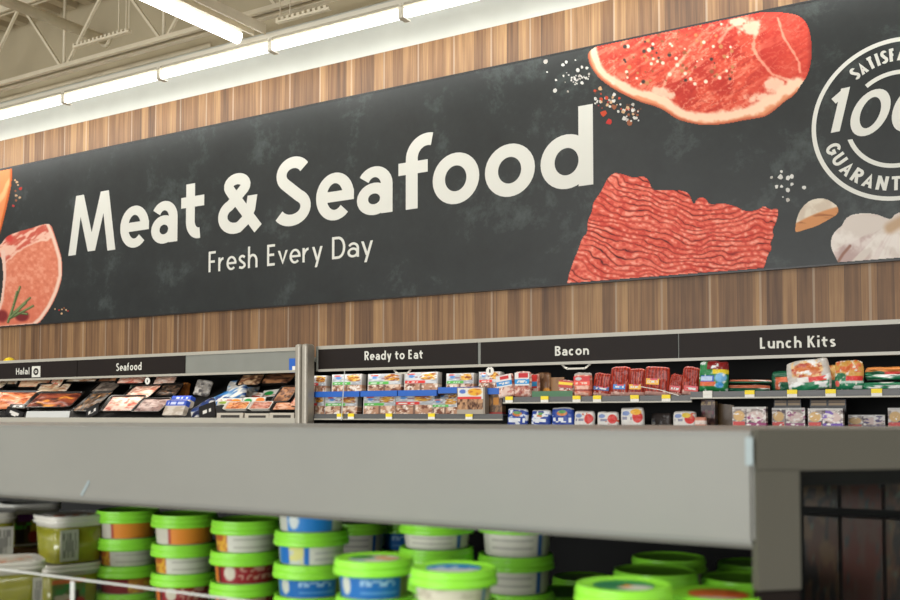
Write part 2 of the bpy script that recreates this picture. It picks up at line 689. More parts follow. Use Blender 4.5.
class Ink:
    """collects flat lettering on the plane y = Y"""
    def __init__(self, Y):
        self.Y, self.v, self.f, self.k = Y, [], [], 0

    def stroke(self, pts, closed, w, fn=None, vs=1.0, clamp=None):
        Lf, Rt = ribbon(pts, closed, w, vs)
        if clamp:
            Lf, Rt = [[(p[0], min(max(p[1], clamp[0]), clamp[1])) for p in S] for S in (Lf, Rt)]
        if fn:
            Lf, Rt = [fn(*p) for p in Lf], [fn(*p) for p in Rt]
        y = self.Y - 0.00025 * (self.k % 8)
        self.k += 1
        b = len(self.v)
        n = len(Lf)
        for i, (l, r) in enumerate(zip(Lf, Rt)):
            yy = y - 0.0006 * i / n
            self.v += [(l[0], yy, l[1]), (r[0], yy, r[1])]
        for i in range(n if closed else n - 1):
            j = (i + 1) % n
            self.f.append((b + 2 * i, b + 2 * i + 1, b + 2 * j + 1, b + 2 * j))

    def letter(self, ch, fn, width, cap, w, vs=0.88):
        """fn maps (metres along, metres up) to plane coordinates; the ink box is width x cap"""
        vs = vs - 0.10 if ch in 'ae' else vs
        h = w / 2 / cap * vs
        hu = (w / 2) / max(width - w, 1e-3)
        for pts, closed in glyph(ch, h, hu):
            q = [(w / 2 + u * (width - w), v * cap) for u, v in pts]
            self.stroke(q, closed, w, fn, vs, (0.0, cap) if ch in 'MANK' else ((0.0, 9) if ch == 'v' else None))

    def build(self, name, m, parent):
        return link(name, raw_mesh(name, self.v, self.f), m, parent)


def text_px(ink, s, xl, xr, bl, br, tl, tr, Y, w, gap=0.16):
    """fit the words s between two picture columns on plane Y (b: baseline, t: cap line, left and right)"""
    A, Bp = at(xl, bl, Y), at(xr, br, Y)
    T0, T1 = at(xl, tl, Y), at(xr, tr, Y)
    X0, X1 = A.x, Bp.x
    cap = ((T0.z - A.z) + (T1.z - Bp.z)) / 2
    wid = [WID[c] * cap + (w if c not in ' ' else 0) for c in s]
    tot = sum(wid) + gap * cap * (len(s) - 1)
    k = (X1 - X0) / tot
    x = X0
    for c, wd in zip(s, wid):
        ww = wd * k

        def fn(a, b, x=x):
            t = (x + a - X0) / (X1 - X0)
            zb = A.z + (Bp.z - A.z) * t
            zc = T0.z + (T1.z - T0.z) * t
            return (x + a, zb + b / cap * (zc - zb))
        ink.letter(c, fn, ww, cap, w)
        x += ww + gap * cap * k


# ------------------------------------------------------------------ the setting
FLOOR_X0, FLOOR_X1 = -17.0, 6.0
tag(box('floor', (FLOOR_X0, -9, -0.1, FLOOR_X1, WALL_Y + 0.2, 0), M['floor']), kind='structure')
tag(box('wall_back', (FLOOR_X0, WALL_Y, 0, FLOOR_X1, WALL_Y + 0.2, 6.5), M['white_wall']), kind='structure')
WOOD_TOP = at(0, 141, WALL_Y - 0.03).z
tag(box('trim_1', (FLOOR_X0, WALL_Y - 0.03, 0, FLOOR_X1, WALL_Y, WOOD_TOP), M['wood']), kind='structure')

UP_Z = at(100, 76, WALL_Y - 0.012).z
tag(box('dim_upper_band', (FLOOR_X0, WALL_Y - 0.012, UP_Z, FLOOR_X1, WALL_Y, 6.5), M['dim_tan_wall']), kind='structure')  # thin band added to carry the painted dimness of the upper wall
# corrugated roof deck
DECK_Z = at(0, 34, WALL_Y).z
bm = bmesh.new()
x = FLOOR_X0
prof = []
while x < FLOOR_X1:
    prof += [(x, DECK_Z), (x + 0.13, DECK_Z), (x + 0.16, DECK_Z + 0.08), (x + 0.27, DECK_Z + 0.08)]
    x += 0.30
va = [bm.verts.new((px, -9, pz)) for px, pz in prof]
vb = [bm.verts.new((px, WALL_Y, pz)) for px, pz in prof]
vc = [bm.verts.new((px, -9, DECK_Z + 0.2)) for px, pz in prof]
vd = [bm.verts.new((px, WALL_Y, DECK_Z + 0.2)) for px, pz in prof]
for i in range(len(prof) - 1):
    bm.faces.new((va[i], va[i + 1], vb[i + 1], vb[i]))
    bm.faces.new((vc[i], vd[i], vd[i + 1], vc[i + 1]))
tag(link('ceiling', bm_mesh('ceiling', bm), M['deck']), kind='structure')

# steel truss along the wall
TR_Y = 7.0
CH_Z = at(0, 86, TR_Y).z
truss = empty('roof_truss', (0, TR_Y, CH_Z))
tag(truss, 'cream painted steel roof truss running along the back wall above the lamp rail', 'truss')
bm = bmesh.new()
for dy in (-0.045, 0.02):
    add_box(bm, FLOOR_X0, dy, -0.035, FLOOR_X1, dy + 0.012, 0.035)
    add_box(bm, FLOOR_X0, dy - (0.05 if dy < 0 else -0.012), -0.035, FLOOR_X1, dy + (0.012 if dy < 0 else 0.062), -0.022)
link('bottom_chord', bm_mesh('bottom_chord', bm), M['steel_beam'], truss)
bm = bmesh.new()
for dy in (-0.045, 0.02):
    add_box(bm, FLOOR_X0, dy, DECK_Z - CH_Z - 0.09, FLOOR_X1, dy + 0.02, DECK_Z - CH_Z - 0.003)
link('top_chord', bm_mesh('top_chord', bm), M['steel_beam'], truss)
TOPZ = DECK_Z - CH_Z - 0.05
xk = at(64, 60, TR_Y).x
SPAN = 1.55
for k in range(-2, 6):
    xv = xk + k * SPAN
    if xv > FLOOR_X1 - 0.5:
        break
    bm = bmesh.new()
    add_tube(bm, (xv, 0, 0.03), (xv, 0, TOPZ), 0.016, 8)
    link('vertical_web', bm_mesh('vertical_web', bm, True), M['steel_beam'], truss)
    for sg in (-1, 1):
        bm = bmesh.new()
        add_bar(bm, (xv + sg * 0.05, 0, 0.03), (xv + sg * SPAN / 2, 0, TOPZ), 0.028, 0.028)
        link('diagonal_web', bm_mesh('diagonal_web', bm), M['steel_beam'], truss)

# round joist pipe running towards the wall
bm = bmesh.new()
pe = at(97, 37, 7.35)
add_tube(bm, (pe.x, 7.45, pe.z), (pe.x, 0.5, pe.z), 0.055, 14)
add_tube(bm, (pe.x, 7.5, pe.z), (pe.x, 7.45, pe.z), 0.08, 14)
for yy in (6.2, 4.4):
    add_tube(bm, (pe.x, yy, pe.z), (pe.x, yy, DECK_Z), 0.008, 6)
tag(link('ceiling_pipe', bm_mesh('ceiling_pipe', bm, True), M['steel_beam']),
    'cream painted round pipe under the roof deck ending at the back wall', 'pipe')

# slim conduit on the upper wall
bm = bmesh.new()
c0 = at(100, 74, WALL_Y - 0.025)
add_tube(bm, (FLOOR_X0, WALL_Y - 0.025, c0.z), (at(212, 45, WALL_Y).x, WALL_Y - 0.025, c0.z), 0.022, 10)
tag(link('wall_conduit', bm_mesh('wall_conduit', bm, True), M['steel_beam']),
    'slim painted conduit along the upper wall just above the lamp rail', 'conduit')


def hung_rail(name, a, b, Y, rods, label):
    pa, pb = at(*a, Y), at(*b, Y)
    z = (pa.z + pb.z) / 2
    root = empty(name, (pa.x, Y, z))
    tag(root, label, 'rail')
    L = pb.x - pa.x
    bm = bmesh.new()
    add_box(bm, 0, -0.02, -0.02, L, 0.02, 0.0)
    n = int(L / 0.06)
    for i in range(n):
        add_box(bm, i * L / n, -0.02, 0.0, i * L / n + L / n * 0.5, 0.02, 0.025)
    link('channel', bm_mesh('channel', bm), M['steel_beam'], root)
    for r in rods:
        bm = bmesh.new()
        add_tube(bm, (L * r, 0, 0.02), (L * r, 0, DECK_Z - z), 0.006, 6)
        link('hanger_rod', bm_mesh('hanger_rod', bm), M['steel_beam'], root)
    return root


hung_rail('hanging_rail', (74, 46), (130, 31), 6.75, (0.80, 0.93, 0.98), 'slotted hanging channel below the round pipe, left of the ceiling lamp')
hung_rail('hanging_rail', (277, 21), (330, 8), 6.75, (0.06, 0.25), 'short hanging channel right of the end of the ceiling lamp')

# ------------------------------------------------------------------ lamps
LAMP_Y = 6.9


def strip_lamp(p, ax, L, label, group=None):
    """one tube lamp, starting at p and running along ax (0: along the wall, 1: towards the shop)"""
    root = empty('tube_lamp', p, 0 if ax == 0 else -math.pi / 2)
    tag(root, label, 'lamp', group)
    bm = bmesh.new()
    n = 10
    pts = [(0.045 * math.cos(math.pi + math.pi * k / n), 0.062 * math.sin(math.pi + math.pi * k / n)) for k in range(n + 1)]
    va = [bm.verts.new((0.02, y, z)) for y, z in pts]
    vb = [bm.verts.new((L - 0.02, y, z)) for y, z in pts]
    for i in range(n):
        bm.faces.new((va[i], va[i + 1], vb[i + 1], vb[i]))
    bm.faces.new(va)
    bm.faces.new(vb[::-1])
    bm.faces.new((va[0], vb[0], vb[-1], va[-1]))
    link('diffuser', bm_mesh('diffuser', bm, True), M['tube'], root)
    bm = bmesh.new()
    add_box(bm, 0.0, -0.03, 0.002, L, 0.03, 0.055, bev=0.006)
    for sy in (-1, 1):
        v = [bm.verts.new(c) for c in ((0, sy * 0.03, 0.05), (L, sy * 0.03, 0.05), (L, sy * 0.075, 0.012), (0, sy * 0.075, 0.012))]
        bm.faces.new(v)
    link('housing', bm_mesh('housing', bm), M['lamp_white'], root)
    bm = bmesh.new()
    add_box(bm, L - 0.035, -0.052, -0.075, L + 0.02, -0.046, 0.05)
    add_box(bm, L - 0.015, -0.058, -0.075, L + 0.0, -0.046, 0.05)
    add_box(bm, L - 0.035, -0.052, -0.078, L + 0.02, 0.052, -0.070)
    link('bracket', bm_mesh('bracket', bm), M['lamp_white'], root)
    return root


LAMP_Z = at(0, 114, LAMP_Y).z
xb = [at(q, 100, LAMP_Y).x for q in (67, 163, 275, 405)]
Lt = (xb[3] - xb[0]) / 3
names = {-3: 'farthest left of the lamps along the wall', -2: 'tube lamp at the left end of the rail along the wall',
         -1: 'lamp on the wall rail at the left edge, before the first bracket', 0: 'lamp on the wall rail between first and second bracket',
         1: 'lamp on the wall rail below the end of the crosswise lamp', 2: 'lamp on the wall rail between third and fourth bracket',
         3: 'lamp on the wall rail farthest right in the picture', 4: 'wall rail lamp just past the top edge', 5: 'wall rail lamp above the printed steak'}
for k in range(-3, 6):
    strip_lamp((xb[0] + k * Lt, LAMP_Y, LAMP_Z), 0, Lt, 'bright white tube ' + names[k] if k not in (-2,) else 'bright white ' + names[k],
               'tube lamps along the wall')
bm = bmesh.new()
add_box(bm, FLOOR_X0, LAMP_Y - 0.035, LAMP_Z + 0.056, FLOOR_X1, LAMP_Y + 0.035, LAMP_Z + 0.095)
tag(link('lamp_rail', bm_mesh('lamp_rail', bm), M['lamp_white']), 'long white channel carrying the row of tube lamps along the wall', 'rail')
pl = at(241, 43, 6.72)
r = strip_lamp((pl.x, 6.70, pl.z + 0.06), 1, 3.6, 'bright white tube lamp running crosswise towards the shop at the top')
r.scale = (1, 1.25, 1.3)
bm = bmesh.new()
add_box(bm, -0.06, 0.085, 0.0, 3.6, 0.10, 0.07)
add_box(bm, -0.06, 0.10, 0.06, 3.6, 0.17, 0.07)
add_box(bm, -0.10, 0.17, 0.0, 3.6, 0.185, 0.07)
for kx in (0.3, 1.6, 2.9):
    add_box(bm, kx, 0.02, 0.0565, kx + 0.04, 0.10, 0.068)
link('mounting_rail', bm_mesh('mounting_rail', bm), M['steel_beam'], r)

# ------------------------------------------------------------------ the big wall sign
SX0, SX1 = -13.2, 1.3
z_bot, z_top = at(450, 292.5, SIGN_Y).z, at(450, 76.6, SIGN_Y).z
sign = empty('wall_sign', ((SX0 + SX1) / 2, WALL_Y - 0.03, z_bot))
tag(sign, 'long dark slate department sign for meat and seafood on the wood planked wall', 'sign')


def on_sign(o):
    o.parent = sign
    o.matrix_parent_inverse = Matrix.Translation(-Vector(sign.location))
    return o


on_sign(box('panel', (SX0, SIGN_Y, z_bot, SX1, WALL_Y - 0.03, z_top), M['slate']))
bm = bmesh.new()
for zz in (z_bot, z_top):
    s = -1 if zz == z_bot else 1
    add_box(bm, SX0, SIGN_Y - 0.004, min(zz, zz + s * 0.012), SX1, WALL_Y - 0.03, max(zz, zz + s * 0.012))
on_sign(link('edge_trim', bm_mesh('edge_trim', bm), M['black_plastic']))

# headline, one letter at a time
head = bpy.data.objects.new('headline', None)
col.objects.link(head)
head.location = (0, 0, 0)
on_sign(head)


def base_y(x):
    return 256.0 - 0.1365 * (x - 68)


def cap_y(x):
    return 195.7 - 0.1785 * (x - 78)


W = 0.128
for ch, a, b in (('M', 68.3, 115.3), ('e', 120, 148.7), ('a', 151, 177.3), ('t', 180.8, 204.3), ('&', 218, 261.5), ('S', 273.5, 311.2),
                 ('e', 316, 353.8), ('a', 356.9, 392.5), ('f', 397.2, 435.5), ('o', 432.7, 479.3), ('o', 485, 535), ('d', 540.7, 593.3)):
    ink = Ink(PRINT_Y)
    A, B_ = at(a, base_y(a), PRINT_Y), at(b, base_y(b), PRINT_Y)
    T0, T1 = at(a, cap_y(a), PRINT_Y), at(b, cap_y(b), PRINT_Y)
    cap = T0.z - A.z

    def fn(u, v, A=A, B_=B_, T0=T0, T1=T1, cap=cap):
        t = u / (B_.x - A.x)
        zb = A.z + (B_.z - A.z) * t
        zc = T0.z + (T1.z - T0.z) * t
        return (A.x + u, zb + v / cap * (zc - zb))
    ink.letter(ch, fn, B_.x - A.x, cap, W)
    o = ink.build('letter', M['letter'], None)
    o.parent = head
for s, a, b in (('Fresh', 208.5, 257.5), ('Every', 267, 322.5), ('Day', 332, 373)):
    f1 = lambda q: 272.2 - 0.1045 * (q - 210)
    f2 = lambda q: 251.6 - 0.117 * (q - 210)
    ink = Ink(PRINT_Y)
    text_px(ink, s, a, b, f1(a), f1(b), f2(a), f2(b), PRINT_Y, 0.028, gap=0.13)
    on_sign(ink.build('subtitle_word', M['letter'], None))

# round seal
seal = Ink(PRINT_Y)
sc_ = at(811.5, 123, PRINT_Y)
SR = 0.568
sc_x, sc_z = sc_.x + SR, 1.572 + 0.1425 * 14.37 * (PRINT_Y / 7.5)


def ring(r, a0, a1, w, closed=False, n=72):
    pts = [(sc_x + r * math.cos(math.radians(a0 + (a1 - a0) * k / n)), sc_z + r * math.sin(math.radians(a0 + (a1 - a0) * k / n))) for k in range(n + 1)]
    seal.stroke(pts, closed, w)


ring(SR - 0.015, 0, 360, 0.030, True, 96)
ring(0.325, 198, 342, 0.030)
ring(0.325, 127, 53, 0.030)


def arc_text(s, r, a0, a1, cap, w, top):
    wd = [WID[c] * cap * 0.95 + w for c in s]
    gap = 0.2 * cap
    tot = sum(wd) + gap * (len(s) - 1)
    k = abs(math.radians(a1 - a0)) * r / tot
    pos = 0
    for c, q in zip(s, wd):
        def fn(u, v, pos=pos, q=q):
            ang = math.radians(a0) + (-1 if top else 1) * (pos + q * k / 2) / r
            rad = Vector((math.cos(ang), math.sin(ang)))
            tan = Vector((math.sin(ang), -math.cos(ang))) if top else Vector((-math.sin(ang), math.cos(ang)))
            up = rad if top else -rad
            p = Vector((sc_x, sc_z)) + rad * r + tan * (u - q * k / 2) + up * (v - cap / 2)
            return (p.x, p.y)
        seal.letter(c, fn, q * k, cap, w)
        pos += (q + gap) * k


arc_text('SATISFACTION', 0.452, 129.5, 47, 0.092, 0.021, True)
arc_text('GUARANTEED', 0.448, 195, 303, 0.098, 0.023, False)
for ch, a, b, t_, b_ in (('1', 827, 848, 91.5, 134), ('0', 851.5, 890.5, 94.5, 138.5), ('0', 893, 933, 89, 134), ('%', 937, 985, 82, 128)):
    A, B_, T0 = at(a, b_, PRINT_Y), at(b, b_, PRINT_Y), at(a, t_, PRINT_Y)
    cap = T0.z - A.z

    def fn(u, v, A=A, cap=cap):
        return (A.x + u + (v / cap - 0.5) * 0.075, A.z + v + u * 0.06)
    seal.letter(ch, fn, B_.x - A.x, cap, 0.060)
on_sign(seal.build('guarantee_seal', M['letter'], None))

# printed steak -------------------------------------------------
STEAK = [(588, 52), (600, 44), (640, 35), (680, 26), (720, 18), (745, 13.5), (770, 12), (790, 13), (802, 17), (809, 27), (812, 45), (811, 65), (806, 78),
         (800, 86), (795, 95), (785, 101), (775, 110), (765, 117), (745, 120), (725, 124), (705, 125.5), (690, 123), (676, 119), (666, 111), (655, 106),
         (640, 102), (625, 95), (612, 88), (600, 79), (592, 69), (588, 59)]
FATLINE = [(588, 50), (589, 60), (593, 70), (601, 79), (613, 88), (626, 95), (640, 102), (655, 106), (667, 112), (678, 119), (690, 123), (705, 125.5),
           (725, 124), (745, 120), (765, 117), (775, 110), (787, 101), (796, 94)]
rs = random.Random(5)
PEPPER = [(rs.uniform(606, 735), rs.uniform(24, 84), rs.choice([0, 0, 1, 1, 2, 3, 3]), rs.uniform(.8, 2.2)) for _ in range(110)]
PEPCOL = [(236, 214, 190), (190, 130, 80), (60, 50, 45), (150, 84, 52)]


def dots(c, X, Y, lst):
    for (dx, dy, k, r) in lst:
        d = np.hypot(X - dx, Y - dy)
        c = mixc(c, PEPCOL[k] if isinstance(k, int) else k, 1 - sstep(r * .7, r * 1.25, d))
    return c


def steak_fn(X, Y):
    n = fbm(X / 22, Y / 22, 3)
    c = np.zeros(X.shape + (3,)) + np.array((212, 72, 50.))
    c = mixc(c, (222, 92, 70), sstep(.38, .68, n) * .6)
    c = mixc(c, (176, 42, 34), sstep(.55, .32, n) * .6)
    # marbling fibres running down to the left
    u, v = (X * .82 - Y * .57), (X * .57 + Y * .82)
    f = fbm(u / 16 + 9, v / 3.2, 11)
    c = mixc(c, (238, 150, 122), sstep(.56, .74, f) * .55)
    c = mixc(c, (170, 36, 28), sstep(.44, .28, f) * .5)
    sp = fbm(X / 2.6, Y / 2.2, 14, 2)
    c = mixc(c, (246, 180, 150), sstep(.62, .80, sp) * .35)
    c = mixc(c, (158, 34, 26), sstep(.36, .2, sp) * .3)
    f2 = np.abs(fbm(u / 30, v / 9, 21) - .5)
    c = mixc(c, (244, 190, 160), (1 - sstep(0, .022, f2)) * .55)
    # eye muscle at the right
    right = sstep(752, 768, X + (Y - 50) * .15)
    c = mixc(c, (200, 58, 44), right * .5)
    for pts, w in (([(756, 30), (753, 48), (760, 60), (772, 74), (788, 80)], 1.5), ([(778, 18), (783, 36), (792, 50), (799, 62), (800, 72)], 1.2),
                   ([(661, 92), (668, 76), (676, 66), (690, 50)], 1.0), ([(719, 42), (728, 30), (738, 22)], 1.5)):
        c = mixc(c, (246, 196, 164), (1 - sstep(w * .3, w * 1.6, dist_line(X, Y, pts) + 2.4 * (fbm(X / 4, Y / 4, 4) - .5))) * .62)
    for (bx, by, rx, ry) in ((751, 27, 14, 10), (775, 86, 14, 13), (764, 98, 22, 7), (663, 93, 12, 8), (737, 22, 9, 4)):
        d = np.hypot((X - bx) / rx, (Y - by) / ry) + 1.1 * (fbm(X / 6, Y / 6, 8) - .5)
        c = mixc(c, (246, 204, 176), (1 - sstep(.55, 1.05, d)) * .92)
    d = dist_line(X, Y, FATLINE)
    wdt = 13 + 4 * sstep(690, 770, X) - 3 * sstep(640, 600, X)
    q = d / wdt + .55 * (fbm(X / 9, Y / 9, 6) - .5)
    c = mixc(c, (246, 208, 178), 1 - sstep(.75, 1.05, q))
    c = mixc(c, (226, 146, 104), 1 - sstep(.16, .42, q))
    c = mixc(c, (186, 92, 62), 1 - sstep(.02, .22, d / wdt))
    top = sstep(806, 811, X)
    c = mixc(c, (150, 40, 30), top * .6)
    return dots(c, X, Y, PEPPER)


on_sign(print_piece('steak_print', STEAK, steak_fn, None, 0.75))

MINCE = [(567, 286), (568, 278), (573, 262), (579, 248), (582, 238), (588, 232), (587, 222), (592, 212), (593, 203), (598, 196), (602, 190), (606, 181), (613, 172.5),
         (622, 174), (634, 178), (643, 176), (649, 180), (652, 190), (664, 190), (680, 190), (689, 193), (694, 206), (697, 198), (706, 198), (709, 205),
         (722, 203), (735, 206), (746, 212), (758, 210), (764, 206), (771, 210), (776, 208), (779, 211), (776, 223), (774, 226), (772, 231), (774, 236), (770, 243), (772, 249), (767, 256), (766, 262), (764, 267), (762, 272),
         (660, 282)]


def mince_fn(X, Y):
    w = 30 * (fbm(X / 70, Y / 55, 31, 2) - .5) + 15 * (fbm(X / 24, Y / 20, 33, 2) - .5) + 5 * (fbm(X / 9, Y / 8, 35, 2) - .5)
    slope = np.interp(X, [565, 620, 680, 740, 790], [0, 12, 36, 50, 56]) * np.interp(Y, [172, 230, 285], [.95, .75, .25])
    s = (Y - slope + w) / 6.4
    k = np.floor(s)
    t = s - k
    b = np.sin(np.pi * t)
    tone = _hash(k, np.floor((X + 40 * _hash(k, k * 0, 3)) / 46.), 5)
    c = np.zeros(X.shape + (3,)) + np.array((218, 84, 64.))
    c = mixc(c, (236, 118, 96), tone * .8)
    gap = fbm(X / 24 + k * 3.7, k * 1.3 + Y * 0, 41, 2)
    c = mixc(c, (120, 26, 22), (1 - sstep(.08, .58, b)) * (.30 + .5 * sstep(.35, .6, gap)))
    c = mixc(c, (40, 14, 12), (1 - sstep(.05, .32, b)) * sstep(.52, .66, gap))
    c = mixc(c, (244, 132, 110), sstep(.8, 1.0, b) * .55)
    sp = fbm(X / 3.2, Y / 2.4, 51, 2)
    c = mixc(c, (250, 176, 156), sstep(.56, .74, sp) * sstep(.5, .9, b) * .7)
    c = mixc(c, (190, 46, 38), sstep(.46, .28, sp) * .5)
    return c


on_sign(print_piece('ground_meat_print', MINCE, mince_fn, None, 0.75, smooth=1))

CHOP = [(-14, 250), (0, 246), (6, 237), (14, 233), (32, 228), (44, 224), (51, 224), (54, 233), (58, 245), (62, 259), (62.5, 276), (58, 292), (51, 307), (42, 320),
        (34, 327), (-6, 330), (-6, 318), (0, 305), (3, 285), (3, 266), (1, 255)]
RIM = [(50, 224), (54, 233), (58, 245), (62, 259), (62.5, 276), (58, 292), (51, 307), (42, 320), (34, 327), (0, 330)]


def chop_fn(X, Y):
    n = fbm(X / 3.2, Y / 3.2, 61)
    c = np.zeros(X.shape + (3,)) + np.array((222, 130, 100.))
    c = mixc(c, (236, 160, 132), sstep(.48, .75, n) * .8)
    c = mixc(c, (208, 112, 84), sstep(.45, .25, n) * .6)
    c = mixc(c, (210, 104, 78), sstep(285, 318, Y) * .5)
    u, v = X * .8 - Y * .6, X * .6 + Y * .8
    q = fbm(u / 9, v / 3.0, 63)
    rc = mixc(np.zeros(X.shape + (3,)) + np.array((204, 92, 74.)), (240, 190, 168), sstep(.38, .62, q))
    edge = Y - 254 + (X - 10) * .42 + 5 * (fbm(X / 8, Y / 8, 64) - .5) + np.maximum(0, 18 - X) * -.55
    wrib = sstep(1.5, -1.5, edge)
    c = c * (1 - wrib[..., None]) + rc * wrib[..., None]
    c = mixc(c, (244, 206, 184), (1 - sstep(.5, 1.8, np.abs(edge))) * .7)
    c = mixc(c, (210, 70, 60), 1 - sstep(2, 6, np.hypot(X - 9, Y - 238)))
    d = dist_line(X, Y, RIM)
    c = mixc(c, (240, 206, 186), 1 - sstep(3.0, 5.0, d))
    c = mixc(c, (214, 120, 96), 1 - sstep(.3, 1.4, d))
    c = mixc(c, (236, 196, 178), 1 - sstep(1.5, 3, dist_line(X, Y, [(3, 252), (4, 275), (1, 300), (-3, 315)])))
    c = mixc(c, (120, 34, 36), 1 - sstep(5, 9, np.hypot(X - 22, (Y - 316) * 1.3)))
    c = mixc(c, (130, 40, 40), 1 - sstep(4, 8, np.hypot(X - 2, (Y - 316))))
    # rosemary sprig
    for a, b in (((8, 322), (20, 287)), ((10, 316), (30, 298)), ((12, 312), (27, 314)), ((9, 319), (33, 306)), ((8, 322), (14, 305)), ((10, 318), (26, 303)), ((14, 304), (17, 292))):
        c = mixc(c, (70, 92, 50), 1 - sstep(.7, 1.5, dist_line(X, Y, [a, b])))
        c = mixc(c, (140, 156, 104), 1 - sstep(.2, .6, dist_line(X + .5, Y + .3, [a, b])))
    return c


on_sign(print_piece('pork_chop_print', CHOP, chop_fn, None, 0.6, smooth=1))


def salmon_fn(X, Y):
    c = np.zeros(X.shape + (3,)) + np.array((226, 142, 86.))
    st = np.sin((X * .8 + Y * .5 + 8 * fbm(X / 20, Y / 20, 71)) / 2.6)
    c = mixc(c, (250, 196, 140), sstep(.5, .95, st) * .7)
    c = mixc(c, (200, 92, 34), 1 - sstep(.5, 2.6, dist_line(X, Y, [(12, 166), (11, 185), (6, 208), (0, 232)])))
    return c


on_sign(print_piece('salmon_print', [(-30, 172), (12.5, 165), (11.5, 184), (7, 206), (1, 230), (-4, 246), (-30, 254)], salmon_fn, None, 0.7, smooth=0))


def clove_fn(X, Y):
    c = np.zeros(X.shape + (3,)) + np.array((222, 210, 192.))
    c = mixc(c, (196, 176, 156), sstep(.45, .7, fbm(X / 9, Y / 9, 81)) * .6)
    low = Y - (223 - .56 * (X - 796) + .004 * (X - 796) ** 2)
    c = mixc(c, (206, 142, 92), sstep(-1, 1.5, low))
    c = mixc(c, (160, 100, 62), sstep(.5, .7, fbm(X / 14, Y / 2.5, 82)) * sstep(0, 2, low) * .8)
    return c


on_sign(print_piece('garlic_clove_print', [(795, 232), (796, 222), (799, 212), (806, 203), (815, 198.5), (826, 198.5), (835, 204), (838.5, 208), (838, 214), (828, 220), (816, 226.5),
                                           (804, 230), (798, 232)], clove_fn, None, 0.5, smooth=1))


def bulb_fn(X, Y):
    c = np.zeros(X.shape + (3,)) + np.array((214, 202, 192.))
    ang = np.arctan2(Y - 214, X - 902)
    c = mixc(c, (180, 150, 146), sstep(.5, .72, fbm(ang * 9, np.hypot(X - 902, Y - 214) / 60, 91)) * .75)
    c = mixc(c, (238, 230, 222), sstep(.5, .7, fbm(X / 16, Y / 16, 92)) * .7)
    c = mixc(c, (150, 110, 96), 1 - sstep(.6, 2.2, dist_line(X, Y, [(838, 262), (843, 254), (850, 246)])))
    c = mixc(c, (190, 160, 130), 1 - sstep(2, 9, dist_line(X, Y, [(890, 228), (900, 222), (912, 218)])))
    return c


on_sign(print_piece('garlic_bulb_print', [(840, 266), (836, 258), (831, 248), (831, 238), (836, 230), (842, 226), (845, 219), (852, 214.5), (864, 213), (876, 214), (886, 218), (891, 219.5), (895, 214),
                                          (904, 211), (914, 213), (918, 221), (930, 216), (948, 219), (960, 230), (964, 244), (958, 258), (950, 268)], bulb_fn, None, 0.6, smooth=1))

# scattered salt and peppercorns printed on the slate
ra = random.Random(9)
sv, sf, scol = [], [], []


def speck(x, y, r, c):
    n = 7
    b = len(sv)
    a0 = ra.uniform(0, 6)
    for k in range(n):
        q = r * ra.uniform(.7, 1.2)
        p = at(x + q * math.cos(a0 + k * 6.283 / n), y + q * math.sin(a0 + k * 6.283 / n), PRINT_Y - 0.0006 - 0.00002 * (b % 40))
        sv.append(tuple(p))
        scol.append(c)
    sf.append(tuple(range(b, b + n)))


SALT = [(206, 204, 198), (184, 178, 170), (216, 214, 208)]
PEP = [(196, 70, 40), (150, 90, 60), (206, 170, 130), (90, 60, 50), (190, 50, 44)]
for (x, y, r) in ((545.5, 61.5, 2.6), (547, 72, 1), (563, 65, 1.8), (566.5, 62, 1.6), (563.5, 76, 1.2), (575.5, 60, 1), (578, 70, 2.2), (582, 67, 1.6), (575, 79, 1.6), (582, 83, 1.8), (586, 78, 1.6),
                  (573.5, 82, 1), (589, 74, 1.4), (556, 80, 1.3), (555, 91, 2.4), (568, 91.5, 1.2), (587, 68, 1.5), (579, 76, 1.3), (597, 102, 1.2)):
    speck(x, y, r, ra.choice(SALT))
for _ in range(26):
    speck(ra.gauss(580, 6), ra.gauss(76, 5), ra.uniform(.5, 1.2), ra.choice(SALT))
for _ in range(70):
    t = ra.random()
    x, y = 596 + 46 * t + ra.gauss(0, 4), 98 + 18 * t + ra.gauss(0, 6)
    if y > 86 + (x - 600) * .55 and x < 648:
        speck(x, y, ra.uniform(.6, 2.0), ra.choice(SALT + SALT + PEP))
for (x, y, r, c) in ((609, 122, 3.0, PEP[4]), (603.5, 113.5, 3.2, PEP[0]), (630, 123, 3, PEP[1]), (614, 107, 2.6, PEP[1]), (600, 88.5, 2.2, PEP[2]), (624, 118.5, 2.2, SALT[0])):
    speck(x, y, r, c)
for (x, y, r) in ((771.5, 177.5, 1.8), (780.5, 177, 3), (788, 177.5, 2.6), (792, 176.5, 2.4), (781.5, 171.5, 1.6), (776.5, 186.5, 2), (781.5, 186.5, 1.6), (792, 184, 2), (787.5, 190, 2.3), (788, 200, 2),
                  (804, 187.5, 2), (783, 197, .8)):
    speck(x, y, r, ra.choice(SALT))
for (x, y, r, k) in ((15, 180, 1.1, 2), (17, 182, 1.4, 2), (20.5, 188.5, 1.8, 4), (15.5, 191, 1.2, 1), (16.3, 195.5, 1.4, 2), (19.7, 197.5, 1.3, 2), (16, 200.5, 1.2, 1), (13.3, 206, 1.4, 4), (18, 185, .9, 2),
                     (55, 309, .8, 2), (59, 310, .9, 4), (62, 309.5, .9, 2), (66, 310, 1, 2), (61.5, 313.5, 1.1, 2), (64, 308, .8, 1), (68, 311, .7, 4)):
    speck(x, y, r, PEP[k])
on_sign(link('seasoning_print', raw_mesh('seasoning_print', sv, sf, scol), M['print']))['kind'] = 'stuff'

# ------------------------------------------------------------------ far refrigerated cases
CASE_Y = 6.5


def zpx(px, py, Y=CASE_Y):
    return at(px, py, Y).z


